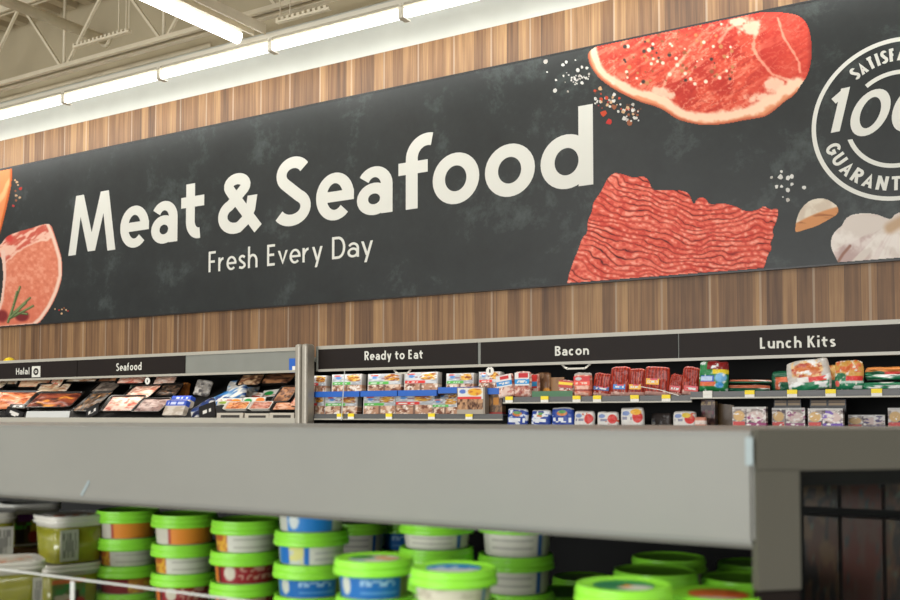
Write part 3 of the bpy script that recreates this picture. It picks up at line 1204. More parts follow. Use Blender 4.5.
H_TOP = zpx(600, 333.5)
H_BOT = zpx(800, 357)
X_L0, X_POST0, X_POST1, X_R1 = FLOOR_X0 + 0.5, at(300, 380, 6.42).x, at(312.5, 380, 6.42).x, 3.0


def far_case(name, label, x0, x1, y_back):
    root = empty(name, ((x0 + x1) / 2, CASE_Y + 0.3, 0))
    tag(root, label, 'refrigerated case', 'cases along the back wall')
    return root


def child(o, root):
    o.parent = root
    o.matrix_parent_inverse = Matrix.Translation(-Vector(root.location))
    return o


BACK = WALL_Y - 0.05
XDIV = X_POST0 - 0.02
lc = far_case('refrigerated_case', 'long grey meat case at the left under the dark halal and seafood header', X_L0, X_POST0, BACK)
rc = far_case('refrigerated_case', 'long grey case right of the steel post with ready to eat, bacon and lunch kits', X_POST1, X_R1, BACK)
SHELF_B = zpx(600, 396.5)     # bacon shelf top
SHELF_L = zpx(800, 391)       # lunch kit shelf top
SHELF_R = zpx(400, 414.2)     # ready to eat deck
DECK_LOW = SHELF_R - 0.01
for root, x0, x1 in ((lc, X_L0, XDIV - 0.012), (rc, XDIV + 0.012, X_R1)):
    bm = bmesh.new()
    add_box(bm, x0 if root is lc else X_POST1 + 0.004, CASE_Y, H_BOT, x1, CASE_Y + 0.11, H_TOP, bev=0.008)
    add_box(bm, x0, CASE_Y + 0.11, H_TOP - 0.12, x1, BACK, H_TOP - 0.08)
    child(link('canopy', bm_mesh('canopy', bm), M['grey_case']), root)
    bm = bmesh.new()
    x0h = x0 if root is lc else X_POST1 + 0.004
    add_box(bm, x0h, CASE_Y - 0.012, H_BOT - 0.004, x1, CASE_Y, H_BOT + 0.016)
    add_box(bm, x0h, CASE_Y - 0.012, H_TOP - 0.026, x1, CASE_Y, H_TOP + 0.002)
    child(link('header_rail', bm_mesh('header_rail', bm), M['rail_light']), root)
    child(box('back_panel', (x0, BACK - 0.05, 1.001, x1, BACK, H_TOP - 0.121), M['black']), root)
    child(box('base', (x0 if root is lc else X_POST1 + 0.004, CASE_Y - 0.25, 0.0, x1 if root is rc else X_POST0 - 0.004, CASE_Y - 0.01, 1.0), M['grey_case'], bev=0.01), root)

child(box('end_wall', (XDIV - 0.010, CASE_Y + 0.0, 0.0, XDIV + 0.010, BACK, H_TOP - 0.09), M['black']), rc)
# sign strips and their words
SB, ST = H_BOT + 0.016, H_TOP - 0.026


def sign_strip(root, xa, xb, words):
    o = child(box('sign_strip', (xa, CASE_Y - 0.010, SB, xb, CASE_Y, ST), M['strip_dark']), root)
    for w in words:
        ink = Ink(CASE_Y - 0.012)
        text_px(ink, *w)
        t = ink.build('lettering', M['letter'], None)
        t.parent = o
    return o


TY = CASE_Y - 0.012
xs77, xs184 = at(77, 370, TY).x, at(184.5, 370, TY).x
s1 = sign_strip(lc, X_L0, xs77 - 0.004, [('Halal', 16, 29.5, 374.7, 374.2, 368.3, 367.4, TY, 0.012, .16)])
sign_strip(lc, xs77 + 0.004, xs184, [('Seafood', 116, 141.5, 371.0, 369.9, 363.4, 362.0, TY, 0.0125, .16)])
# white rounded emblem after the word
e0, e1 = at(32, 366.3, TY), at(40.2, 377, TY)
bm = bmesh.new()
add_box(bm, e0.x, TY - 0.001, e1.z, e1.x, TY + 0.002, e0.z, bev=0.0)
o = link('emblem', bm_mesh('emblem', bm), M['letter'])
o.parent = s1
em = Ink(TY - 0.0016)
ex, ez = (e0.x + e1.x) / 2, (e0.z + e1.z) / 2
em.stroke([(ex + 0.032 * math.cos(k * .3927), ez + 0.026 * math.sin(k * .3927)) for k in range(16)], True, 0.02)
em.stroke([(ex - 0.012, ez - 0.004), (ex, ez + 0.006), (ex + 0.012, ez - 0.004)], False, 0.006)
o = em.build('emblem_mark', M['strip_dark'], s1)
xr = [at(q, 355, TY).x for q in (317, 477, 480.5, 677.5, 679)]
sign_strip(rc, xr[0], xr[1], [('Ready to Eat', 364.5, 423, 360.2, 358.6, 351.3, 349.3, TY, 0.0135, .18)])
sign_strip(rc, xr[2], xr[3], [('Bacon', 555, 589, 355.9, 354.6, 346.2, 344.9, TY, 0.0135, .18)])
sign_strip(rc, xr[4], X_R1, [('Lunch Kits', 760, 836, 348.8, 346.6, 337.6, 334.9, TY, 0.0135, .18)])
# blue notice on the plain grey part of the left header
b0, b1 = at(288.5, 358.5, TY), at(298, 372.5, TY)
nt_ = child(box('notice_sticker', (b0.x, CASE_Y - 0.004, b1.z, b1.x, CASE_Y, b0.z), M['blue']), lc)
nt_['label'] = 'small blue notice sticker'
q = child(box('sticker_panel', (b0.x + (b1.x - b0.x) * .35, CASE_Y - 0.006, b1.z + 0.012, b1.x - 0.02, CASE_Y - 0.003, b1.z + 0.055), M['paper']), lc)

# steel end post
bm = bmesh.new()
ptop = at(306, 344, 6.38).z
xm_ = (X_POST0 + X_POST1) / 2
for xa, xb in ((X_POST0, xm_ - 0.004), (xm_ + 0.004, X_POST1)):
    add_box(bm, xa, 6.345, 0.0, xb, 6.455, ptop, bev=0.02, seg=3)
tag(link('end_post', bm_mesh('end_post', bm), M['steel']), 'brushed steel double end panel between the two back wall cases', 'post')
# vertical stub at header right of post
child(box('end_cap', (X_POST1 + 0.004, CASE_Y - 0.014, H_BOT, at(317, 360, TY).x - 0.01, CASE_Y + 0.0, H_TOP), M['grey_case']), rc)


# shelves with price rails and tags
def shelf(root, x0, x1, z, tags, yf=6.44, white=()):
    o = child(box('shelf', (x0, yf + 0.012, z - 0.012, x1, BACK - 0.05, z), M['rail']), root)
    bm = bmesh.new()
    add_box(bm, x0, yf, z - 0.034, x1, yf + 0.011, z + 0.002)
    r1 = link('price_rail', bm_mesh('price_rail', bm), M['rail'])
    bm = bmesh.new()
    add_box(bm, x0, yf - 0.006, z - 0.046, x1, yf + 0.011, z - 0.035, bev=0.002)
    r2 = link('rail_edge', bm_mesh('rail_edge', bm), M['rail_light'])
    for r_ in (r1, r2):
        r_.parent = o
    for px in tags:
        p = at(px, 400, yf).x
        bm = bmesh.new()
        add_box(bm, p - 0.030, yf - 0.009, z - 0.020, p + 0.030, yf - 0.002, z + 0.006)
        t1 = link('price_tag', bm_mesh('price_tag', bm), M['paper'] if px in white else M['yellow'])
        bm = bmesh.new()
        add_box(bm, p - 0.030, yf - 0.009, z - 0.040, p + 0.030, yf - 0.002, z - 0.0205)
        t2 = link('tag_slip', bm_mesh('tag_slip', bm), M['paper'])
        for t_ in (t1, t2):
            t_.parent = o
    return o


XS = at(503, 400, 6.44).x
XL_ = at(692.5, 400, 6.44).x
shelf(rc, X_POST1 + 0.004, XS - 0.004, SHELF_R, (340.5, 351.5, 389.5, 432, 469.5))
shelf(rc, XS, XL_ - 0.004, SHELF_B, (509.5, 545, 577, 597.5, 635, 666.5))
shelf(rc, XL_, X_R1, SHELF_L, (708, 750, 792.5, 831, 877), yf=6.40, white=(708,))
shelf(rc, XS, X_R1, SHELF_R - 0.10, ())
child(box('shelf', (XDIV + 0.014, 6.50, SHELF_R - 0.012, X_POST1 + 0.003, BACK - 0.05, SHELF_R), M['rail']), rc)
# blue divider shelf of the ready to eat trays
MID_R = zpx(400, 393.0)
mid = child(box('shelf', (XDIV + 0.014, 6.495, MID_R - 0.012, XS - 0.004, BACK - 0.05, MID_R), M['rail']), rc)
for a, b, ya in ((312, 359, 0), (360.5, 397, 0), (398, 436.5, 0), (438, 478, -3), (484, 499, -1)):
    pa, pb = at(a, 390, 6.468).x, at(b, 390, 6.468).x
    o = box('blue_shelf_strip', (pa, 6.468, MID_R - 0.026 - ya * 0.006, pb, 6.492, MID_R + 0.020 - ya * 0.006), M['blue'])
    o.parent = mid
# hand grips under the canopy
for px in (575, 401):
    g0 = at(px, 367, CASE_Y).x
    bm = bmesh.new()
    s = 0.11 if px == 575 else 0.08
    zt = H_BOT - 0.004
    add_bar(bm, (g0 - s, CASE_Y + 0.02, zt), (g0 - s * .6, CASE_Y + 0.02, zt - 0.032), 0.012, 0.012)
    add_bar(bm, (g0 - s * .62, CASE_Y + 0.02, zt - 0.03), (g0 + s * .62, CASE_Y + 0.02, zt - 0.03), 0.012, 0.012)
    add_bar(bm, (g0 + s * .6, CASE_Y + 0.02, zt - 0.032), (g0 + s, CASE_Y + 0.02, zt), 0.012, 0.012)
    child(link('curtain_grip', bm_mesh('curtain_grip', bm), M['rail_light']), rc)
# sloping dark deck of the left case, with a front lip
SL_Y0, SL_Z0, SL_Y1, SL_Z1 = 6.40, zpx(100, 418, 6.40), 7.30, zpx(100, 418, 6.40) + 0.40
SLOPE = math.atan2(SL_Z1 - SL_Z0, SL_Y1 - SL_Y0)
bm = bmesh.new()
vv = [bm.verts.new(c) for c in ((X_L0, SL_Y0, SL_Z0), (XDIV - 0.014, SL_Y0, SL_Z0), (XDIV - 0.014, SL_Y1, SL_Z1), (X_L0, SL_Y1, SL_Z1),
                                (X_L0, SL_Y0, SL_Z0 - 0.03), (XDIV - 0.014, SL_Y0, SL_Z0 - 0.03), (XDIV - 0.014, SL_Y1, SL_Z1 - 0.03), (X_L0, SL_Y1, SL_Z1 - 0.03))]
for f in ((0, 1, 2, 3), (7, 6, 5, 4), (0, 4, 5, 1), (1, 5, 6, 2), (2, 6, 7, 3), (3, 7, 4, 0)):
    bm.faces.new([vv[i] for i in f])
child(link('sloping_deck', bm_mesh('sloping_deck', bm), M['black']), lc)
child(box('front_lip', (X_L0, 6.36, SL_Z0 - 0.5, X_POST0 - 0.004, 6.395, SL_Z0 + 0.004), M['rail_light'], bev=0.004), lc)


# ------------------------------------------------------------------ packaging
def paint(U, V, ops, seed=0):
    c = np.zeros(U.shape + (3,)) + 200.0
    for k, op in enumerate(ops):
        t = op[0]
        if t == 'base':
            c[:] = op[1]
        elif t == 'rect':
            _, a, b, d, e, cc = op
            c = mixc(c, cc, ((U >= a) & (U <= d) & (V >= b) & (V <= e)) * 1.0)
        elif t == 'ell':
            _, a, b, rx, ry, cc = op
            c = mixc(c, cc, 1 - sstep(.85, 1.1, np.hypot((U - a) / rx, (V - b) / ry)))
        elif t == 'mix':
            _, cc, sx, sy, th = op[:5]
            w = sstep(th - .06, th + .06, fbm(U * sx + seed, V * sy + seed * 1.7, seed + k, 3))
            if len(op) > 5:
                a, b, d, e = op[5:9]
                w = w * ((U >= a) & (U <= d) & (V >= b) & (V <= e))
            c = mixc(c, cc, w)
        elif t == 'vs':
            _, cc, fr, am, a, b, d, e = op
            w = (.5 + .5 * np.cos(U * fr * 6.283 + 2 * vnoise(U * 3, V * 2, seed))) * am * ((U >= a) & (U <= d) & (V >= b) & (V <= e))
            c = mixc(c, cc, w)
        elif t == 'txt':
            _, a, b, d, e, cc, n = op
            w = (_hash(np.floor(U * n), np.floor(V * 3), seed + k) > .38) * ((U >= a) & (U <= d) & (V >= b) & (V <= e)) * 1.0
            c = mixc(c, cc, w)
    return c


def pillow(name, w, h, d, ops, seed=0, n=26, crinkle=0.3, bulge=0.5):
    """a filled pouch standing on its bottom edge, front towards -y"""
    u = np.linspace(0, 1, n)
    U, V = np.meshgrid(u, u)
    e = np.clip(np.minimum(np.minimum(U, 1 - U) * w, np.minimum(V, 1 - V) * h) / (0.22 * min(w, h)), 0, 1)
    prof = np.sqrt(np.clip(1 - (1 - e) ** 2, 0, 1))
    cr = (fbm(U * 5 + seed, V * 5, seed, 3) - .5) * crinkle
    wob = 0.03 * (fbm(V * 3 + seed, V * 0 + 2.2, seed, 2) - .5) * w
    X = (U - .5) * w * (1 - .07 * V ** 5 - .05 * (1 - V) ** 6) + wob * 1.5
    Z = V * h - 0.05 * h * np.abs(2 * U - 1) ** 5 * V ** 3 + 0.05 * h * (fbm(U * 4 + 3, U * 0 + seed, seed + 3, 2) - .5) * (V > .8)
    Yf = -(prof * bulge + prof * cr) * d - 0.0015
    Yb = prof * (1 - bulge) * d + 0.0015
    C = paint(U, V, ops, seed)
    verts = np.concatenate([np.stack([X, Yf, Z], -1).reshape(-1, 3), np.stack([X, Yb, Z], -1).reshape(-1, 3)])
    cols = np.concatenate([C.reshape(-1, 3)] * 2)
    idx = np.arange(n * n).reshape(n, n)
    f = []
    a, b, c_, dd = idx[:-1, :-1], idx[:-1, 1:], idx[1:, 1:], idx[1:, :-1]
    f += np.stack([a, b, c_, dd], -1).reshape(-1, 4).tolist()
    k = n * n
    f += (np.stack([dd, c_, b, a], -1).reshape(-1, 4) + k).tolist()
    ring_ = list(idx[0, :]) + list(idx[1:, -1]) + list(idx[-1, -2::-1]) + list(idx[-2:0:-1, 0])
    for i in range(len(ring_)):
        p, q_ = int(ring_[i]), int(ring_[(i + 1) % len(ring_)])
        f.append([q_, p, p + k, q_ + k])
    return raw_mesh(name, verts.tolist(), f, cols, True)


def carton(name, w, h, d, ops, seed=0, n=26):
    """a printed box or card: front -y, bottom at z=0"""
    u = np.linspace(0, 1, n)
    U, V = np.meshgrid(u, u)
    C = paint(U, V, ops, seed)
    X, Z = (U - .5) * w, V * h
    front = np.stack([X, np.full_like(X, -d / 2), Z], -1).reshape(-1, 3)
    back = front + np.array([0, d, 0])
    idx = np.arange(n * n).reshape(n, n)
    a, b, c_, dd = idx[:-1, :-1], idx[:-1, 1:], idx[1:, 1:], idx[1:, :-1]
    k = n * n
    f = np.stack([a, b, c_, dd], -1).reshape(-1, 4).tolist() + (np.stack([dd, c_, b, a], -1).reshape(-1, 4) + k).tolist()
    ring_ = list(idx[0, :]) + list(idx[1:, -1]) + list(idx[-1, -2::-1]) + list(idx[-2:0:-1, 0])
    for i in range(len(ring_)):
        p, q_ = int(ring_[i]), int(ring_[(i + 1) % len(ring_)])
        f.append([q_, p, p + k, q_ + k])
    return raw_mesh(name, np.concatenate([front, back]).tolist(), f, np.concatenate([C.reshape(-1, 3)] * 2))


SEED = [100]


def stand(name, label, cat, group, bx, Y, zb, ops, d=0.05, kind='pillow', label_ops=None, lab=(0, 1, .3, .9), lean=0.0, roll=0.0, lname='label', n=26, yaw=0.0, bulge=.5, crinkle=.32):
    """a package standing on zb whose front fills the picture box bx = (x0, y0, x1, y1) at depth Y"""
    SEED[0] += 1
    x0, y0, x1, y1 = bx
    A, B_ = at(x0, (y0 + y1) / 2, Y), at(x1, (y0 + y1) / 2, Y)
    w = B_.x - A.x
    zt = at((x0 + x1) / 2, y0, Y).z
    h = zt - zb
    me = (pillow(name, w, h, d, ops, SEED[0], n, crinkle, bulge) if kind == 'pillow' else carton(name, w, h, d, ops, SEED[0], n))
    o = link(name, me, M['pack'], None, ((A.x + B_.x) / 2, Y + d / 2, zb + 0.001))
    o.rotation_euler = (lean, roll, yaw)
    tag(o, label, cat, group)
    if label_ops:
        u0, u1, v0, v1 = lab
        ld = 0.0012
        front = -d / 2 - ld if kind != 'pillow' else -d * (bulge + .03) - 0.003
        lm = carton(lname, w * (u1 - u0), h * (v1 - v0), 0.002, label_ops, SEED[0] + 500, 22)
        q = link(lname, lm, M['pack'], o)
        q.location = (w * ((u0 + u1) / 2 - .5), front, h * v0)
    return o


WHITE, BLUE, GREEN, RED, ORANGE, YEL = (226, 226, 222), (30, 100, 190), (96, 186, 84), (222, 62, 56), (226, 150, 50), (240, 206, 50)
MEATC = [(200, 160, 134), (168, 112, 88), (226, 198, 176)]


def tray_ops():
    return [('base', (186, 140, 112)), ('mix', (232, 208, 186), 9, 5, .55), ('mix', (122, 74, 56), 10, 6, .62), ('mix', (246, 236, 224), 14, 8, .70), ('rect', 0, .44, 1, 1, (176, 172, 166)),
            ('rect', .47, 0, .53, .44, (120, 92, 78)), ('rect', 0, 0, .03, 1, (206, 202, 196))]


def tray_label(band):
    return [('base', (168, 172, 176)), ('mix', (206, 208, 210), 5, 4, .55), ('ell', .2, .66, .10, .16, (90, 140, 200)), ('rect', .06, .8, .3, .92, (196, 84, 70)), ('ell', .74, .62, .22, .32, (206, 148, 56)), ('mix', (140, 72, 34), 8, 8, .54, .5, .3, .98, .98), ('mix', (236, 190, 90), 9, 9, .66, .5, .3, .98, .98), ('mix', (226, 228, 230), 7, 9, .7), ('txt', .3, .5, .52, .62, (150, 120, 130), 18),
            ('rect', 0, 0, .62, .26, band), ('txt', .08, .08, .5, .18, (230, 236, 226), 22)]


GR1, GR2 = 'ready to eat trays on the blue strip shelf', 'ready to eat trays on the case deck'
up = [((305, 376, 326, 393), RED, 'partly hidden behind the steel post'), ((331.5, 374.5, 361.5, 392), GREEN, 'first whole tray right of the post'),
      ((367.5, 374, 401, 392), GREEN, 'second whole tray right of the post'), ((404, 372.5, 437.5, 391), RED, 'right of the two green banded ones'),
      ((446, 373.5, 473.5, 388), GREEN, 'set back under the canopy'), ((478.5, 372, 500, 388), RED, 'under the round white price disc')]
for bx, band, d_ in up:
    nm = 'green' if band == GREEN else 'red'
    stand('chicken_tray', f'clear meat strip tray, {nm} band, top row, {d_}', 'food tray', GR1, bx, 6.54, MID_R, tray_ops(), 0.06, 'carton', tray_label(band), (.03, .97, .46, .99), lean=-0.05, n=34)
lo = [((305, 396, 324, 415), RED, 'partly hidden behind the steel post'), ((324.5, 396.5, 357, 414), GREEN, 'first whole tray right of the post'),
      ((363, 396, 396, 414), GREEN, 'second whole tray right of the post'), ((394.5, 394, 434, 414), RED, 'between the green banded trays'),
      ((432, 399, 458, 414), GREEN, 'behind the tray that leans forward')]
for i, (bx, band, d_) in enumerate(lo):
    nm = 'green' if band == GREEN else 'red'
    stand('chicken_tray', f'clear meat strip tray, {nm} band, bottom row, {d_}', 'food tray', GR2, bx, 6.51, SHELF_R, tray_ops(), 0.06, 'carton', tray_label(band), (.03, .97, .46, .99), lean=-0.06, n=34)
stand('chicken_tray', 'small white labelled tray top peeking up behind the bottom row', 'food tray', GR2, (438.5, 393, 458, 402), 6.60, SHELF_R, tray_ops(), 0.05, 'carton', tray_label((230, 220, 200)), (.03, .97, .6, .99))
stand('chicken_tray', 'brown meat strip tray with red band standing forward of the others', 'food tray', GR2, (457, 387.5, 485, 415), 6.43, SHELF_R,
      [('base', (150, 112, 84)), ('mix', (196, 150, 110), 12, 6, .5), ('mix', (84, 52, 36), 12, 5, .6), ('rect', 0, 0, 1, .16, (170, 160, 146)), ('rect', .93, 0, 1, 1, (150, 140, 128))], 0.06, 'carton',
      [('base', (226, 224, 218)), ('ell', .68, .62, .28, .34, (236, 176, 50)), ('mix', (200, 110, 40), 8, 8, .6, .42, .3, .95, .95), ('ell', .2, .68, .13, .2, (90, 120, 200)), ('rect', 0, 0, .95, .22, RED)], (.03, .94, .56, .98), n=34)
stand('chicken_tray', 'dark tray seen edge on at the right end of the bottom row', 'food tray', GR2, (484.5, 391, 502, 415), 6.50, SHELF_R,
      [('base', (96, 76, 62)), ('mix', (150, 116, 84), 6, 8, .55), ('rect', .5, .4, .8, .7, (196, 130, 50)), ('rect', .1, .9, .9, 1, (170, 120, 90)), ('rect', .3, 0, 1, .1, (160, 50, 46))], 0.06, 'carton', n=20)

# bacon shelf
GB = 'packs on the bacon shelf'


def bac_ops():
    return [('base', (196, 128, 112)), ('mix', (230, 200, 186), 4, 12, .5), ('mix', (150, 70, 60), 5, 12, .62), ('mix', (240, 232, 226), 10, 10, .72)]


stand('bacon_pack', 'clear sliced bacon pack with tilted blue white label, first on the bacon shelf', 'meat pack', GB, (497.5, 374, 515, 396), 6.47, SHELF_B, bac_ops(), 0.04,
      label_ops=[('base', (228, 224, 222)), ('rect', 0, .12, 1, .5, (40, 140, 210)), ('txt', .15, .2, .85, .42, WHITE, 14), ('rect', .25, .62, .85, .95, (206, 48, 50))], lab=(.06, .94, .45, .95), roll=-0.14)
stand('bacon_pack', 'clear sliced bacon pack with blue and red label, second on the bacon shelf', 'meat pack', GB, (514, 371.5, 530.5, 396), 6.48, SHELF_B, bac_ops(), 0.04,
      label_ops=[('base', (228, 224, 222)), ('rect', 0, .12, 1, .5, (40, 150, 214)), ('txt', .15, .2, .85, .42, WHITE, 14), ('rect', .25, .6, .95, .98, (200, 36, 44))], lab=(.06, .94, .45, .95))
stand('bacon_pack', 'narrow bacon pack with red and blue label behind the first two', 'meat pack', GB, (529.5, 374, 539, 394), 6.60, SHELF_B, bac_ops(), 0.03,
      label_ops=[('base', (210, 60, 56)), ('rect', 0, .1, 1, .5, (60, 150, 205))], lab=(.1, .8, .4, .95))
stand('deli_pack', 'brown deli meat pack standing behind the green card tray', 'meat pack', GB, (536, 372.5, 550, 393), 6.68, SHELF_B, [('base', (128, 92, 66)), ('mix', (170, 130, 96), 5, 5, .5), ('mix', (90, 60, 48), 6, 6, .6), ('ell', .75, .25, .25, .15, ORANGE)], 0.04)
stand('cardboard_tray', 'open brown cardboard display tray behind the green card', 'box', GB, (548, 377.5, 564, 393), 6.70, SHELF_B, [('base', (160, 118, 78)), ('mix', (140, 100, 64), 3, 3, .5)], 0.02, 'carton', n=10)
stand('deli_pack', 'clear meat pack with yellow stripe label in the middle of the bacon shelf', 'meat pack', GB, (557, 380, 572.5, 393), 6.60, SHELF_B, bac_ops(), 0.04,
      label_ops=[('base', (190, 70, 56)), ('rect', 0, .4, 1, .8, YEL)], lab=(.05, .95, .55, .95), roll=0.1)
bm = bmesh.new()
ga, gb = at(532, 392, 6.46).x, at(572.5, 392, 6.46).x
gh = at(550, 391, 6.46).z - SHELF_B
add_box(bm, ga, 6.46, SHELF_B + 0.001, gb, 6.463, SHELF_B + gh)
add_box(bm, ga, 6.463, SHELF_B + 0.001, gb, 6.56, SHELF_B + 0.004)
tag(link('card_tray', bm_mesh('card_tray', bm), M['green_card']), 'low green card tray at the front of the bacon shelf', 'tray')
stand('sausage_pack', 'clear pack of pink sausages with red label left of the snack stick packs', 'meat pack', GB, (573, 372.5, 591, 396), 6.47, SHELF_B, [('base', (214, 120, 96)), ('mix', (240, 190, 170), 4, 10, .55), ('rect', 0, .24, 1, .29, (160, 70, 60)), ('rect', 0, .9, 1, 1, (190, 180, 176))], 0.05,
      label_ops=[('base', (206, 40, 42)), ('rect', 0, 0, 1, .45, (236, 80, 56)), ('txt', .1, .1, .9, .35, (240, 200, 180), 12), ('ell', .3, .72, .2, .2, (200, 200, 200))], lab=(.05, .95, .46, .84))


def stick_ops(lbl):
    ops = [('base', (112, 20, 14)), ('vs', (212, 70, 40), 7, .95, 0, 0, 1, 1), ('mix', (226, 130, 96), 14, 4, .76), ('vs', (84, 20, 16), 7.01, .25, 0, 0, 1, 1), ('rect', 0, 0, .05, 1, (190, 130, 116)), ('rect', 0, 0, 1, .13, (196, 150, 138)), ('mix', (230, 190, 176), 7, 7, .7, 0, 0, 1, .2)]
    return ops


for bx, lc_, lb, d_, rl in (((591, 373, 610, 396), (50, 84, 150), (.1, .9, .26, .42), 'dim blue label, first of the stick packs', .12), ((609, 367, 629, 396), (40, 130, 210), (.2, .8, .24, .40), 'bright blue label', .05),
                            ((627.5, 368.5, 644, 396), (240, 180, 40), (.1, .8, .24, .42), 'yellow label, partly behind a white strap', .03), ((643, 366.5, 668, 396), (240, 176, 40), (.1, .62, .38, .58), 'yellow label, widest of the stick packs', .06),
                            ((667, 374, 681, 396), (196, 60, 50), (.1, .9, .2, .45), 'small red label, short and set between taller packs', .16), ((680, 367, 697.5, 395), (210, 60, 56), (.2, 1, .15, .34), 'red label, last before the green bag', .1)):
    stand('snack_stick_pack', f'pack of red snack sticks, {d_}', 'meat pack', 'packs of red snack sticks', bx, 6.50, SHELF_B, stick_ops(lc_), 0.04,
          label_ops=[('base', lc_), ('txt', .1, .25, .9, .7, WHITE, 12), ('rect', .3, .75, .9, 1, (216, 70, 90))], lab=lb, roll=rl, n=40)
# white strap lying on the stick packs
bm = bmesh.new()
pa, pb = at(641, 386.7, 6.43), at(679, 395.6, 6.43)
pc = at(660, 389.8, 6.43)
add_bar(bm, pa, pc, 0.016, 0.004)
add_bar(bm, pc, pb, 0.016, 0.004)
tag(link('white_strap', bm_mesh('white_strap', bm), M['white_plastic']), 'thin white plastic strap hanging across the red snack stick packs', 'strap')

# lunch shelf upper row
GL = 'green meal packs on the lunch kits shelf'
stand('snack_bag', 'tall green snack bag with blue and orange print right of red sticks', 'food bag', GL, (697.5, 361, 727, 391), 6.45, SHELF_L,
      [('base', (40, 128, 70)), ('rect', .3, .72, 1, 1, (130, 26, 26)), ('mix', (240, 240, 236), 5, 5, .58, .05, .6, .7, .98), ('rect', .5, .6, 1, .72, (236, 210, 50)), ('rect', .1, .34, .55, .52, (40, 84, 180)), ('ell', .78, .46, .2, .16, (120, 180, 226)),
       ('rect', .06, .18, .6, .32, (226, 110, 70)), ('txt', .1, .36, .5, .5, (190, 210, 240), 12), ('mix', (230, 236, 236), 8, 8, .66), ('ell', .75, .22, .14, .1, (70, 150, 210))], 0.07, roll=0.03, n=36)
for k, (bx, d_) in enumerate((((728, 379.5, 770, 384.5), 'top one of the flat pair lying by the green bag'), ((727, 384.5, 768, 391), 'bottom one of the flat pair lying by the green bag'))):
    zb = SHELF_L if k else SHELF_L + 0.052
    stand('meal_pack', f'green salmon meal pack, {d_}', 'meal pack', GL, bx, 6.52, zb, [('base', (34, 84, 60)), ('rect', 0, .5, 1, .9, (206, 116, 86)), ('mix', (240, 236, 230), 3, 5, .62), ('rect', 0, 0, 1, .3, (30, 110, 76))], 0.10, roll=0.02, bulge=.6)
stand('meal_pack', 'green meal pack with orange loop, half hidden behind leaning clear pack', 'meal pack', GL, (770.5, 371, 798, 391), 6.62, SHELF_L, [('base', (30, 88, 62)), ('rect', .2, .45, 1, .68, (214, 108, 66)), ('rect', .2, .1, .32, .68, (200, 96, 60)), ('mix', (236, 234, 230), 4, 4, .64, .3, 0, 1, .45)], 0.06)
stand('meal_pack', 'crinkled clear meal pack leaning sideways with green and white label', 'meal pack', GL, (788, 359.5, 832, 391), 6.46, SHELF_L,
      [('base', (206, 200, 192)), ('ell', .5, .66, .36, .26, (214, 120, 66)), ('mix', (240, 200, 140), 7, 7, .55, .15, .4, .85, .95), ('mix', (180, 60, 40), 9, 9, .66, .15, .45, .85, .95), ('rect', .1, .02, .95, .28, (40, 130, 88)), ('rect', .5, .28, .9, .42, (226, 70, 66)), ('mix', (250, 250, 248), 6, 6, .62), ('rect', .25, .3, .5, .44, (240, 238, 232))], 0.05, roll=-0.12, n=40)
stand('meal_pack', 'upright green meal pack with red stripe and orange meal picture', 'meal pack', GL, (834, 360.5, 863, 391), 6.47, SHELF_L,
      [('base', (40, 128, 90)), ('rect', 0, .42, 1, 1, (214, 160, 80)), ('mix', (220, 110, 60), 8, 8, .52, 0, .62, 1, 1), ('ell', .22, .46, .22, .13, (30, 110, 70)), ('rect', .42, .32, .98, .48, (224, 62, 60)), ('rect', 0, .24, 1, .30, (190, 214, 200)), ('ell', .1, .22, .09, .11, (230, 100, 90)), ('rect', .68, .03, .95, .14, (226, 228, 224)), ('mix', (232, 226, 214), 9, 9, .7)], 0.06, n=38)
stand('meal_pack', 'wide green and white meal pack lying over another at the right edge', 'meal pack', GL, (864, 366.5, 912, 384), 6.56, SHELF_L + 0.06,
      [('base', (40, 120, 84)), ('rect', 0, .62, 1, 1, (190, 120, 60)), ('rect', .45, .42, 1, .62, (190, 60, 52)), ('ell', .3, .5, .16, .18, (20, 84, 56)), ('mix', (236, 236, 232), 4, 8, .6, 0, 0, 1, .4)], 0.10, bulge=.6, n=36)
stand('meal_pack', 'lowest green and white meal pack lying flat at the right edge', 'meal pack', GL, (862, 382, 912, 391), 6.50, SHELF_L, [('base', (40, 130, 90)), ('mix', (238, 238, 234), 4, 5, .5), ('txt', .55, .1, .9, .4, (230, 232, 230), 18)], 0.12, bulge=.6)
stand('meal_pack', 'dark green meal pack between the upright pack and the wide flat one', 'meal pack', GL, (822, 365, 838, 391), 6.60, SHELF_L, [('base', (196, 130, 76)), ('mix', (220, 180, 110), 6, 6, .5), ('rect', 0, 0, 1, .4, (60, 120, 90))], 0.05)

# lower row: blue packs, white and red packs, lunch kits
LOWZ = SHELF_R - 0.10
GBLU = 'blue packs on the lower bacon shelf'


def blue_ops(v):
    return [('base', (32, 64, 150)), ('ell', .5, .72, .24, .14, (206, 120, 60)), ('ell', .5, .78, .18, .08, (90, 150, 90)), ('txt', .1, .26, .9, .5, (226, 230, 236), 9), ('mix', (222, 226, 232), 4, 5, v), ('rect', 0, .94, 1, 1, (190, 190, 190))]


for bx, v, d_ in (((506.5, 408.5, 527, 429), .60, 'crinkled, leftmost of the blue three'), ((530.5, 410, 550, 429), .56, 'most crinkled, middle of the blue three'), ((551, 407.5, 573.5, 429), .78, 'smooth and square, right of the blue three')):
    stand('blue_snack_pack', f'small royal blue pack with white lettering, {d_}', 'food pack', GBLU, bx, 6.47, LOWZ, blue_ops(v), 0.04, n=36, crinkle=.3, roll=.03 if v < .7 else 0)
GWR = 'white and red packs on the lower bacon shelf'


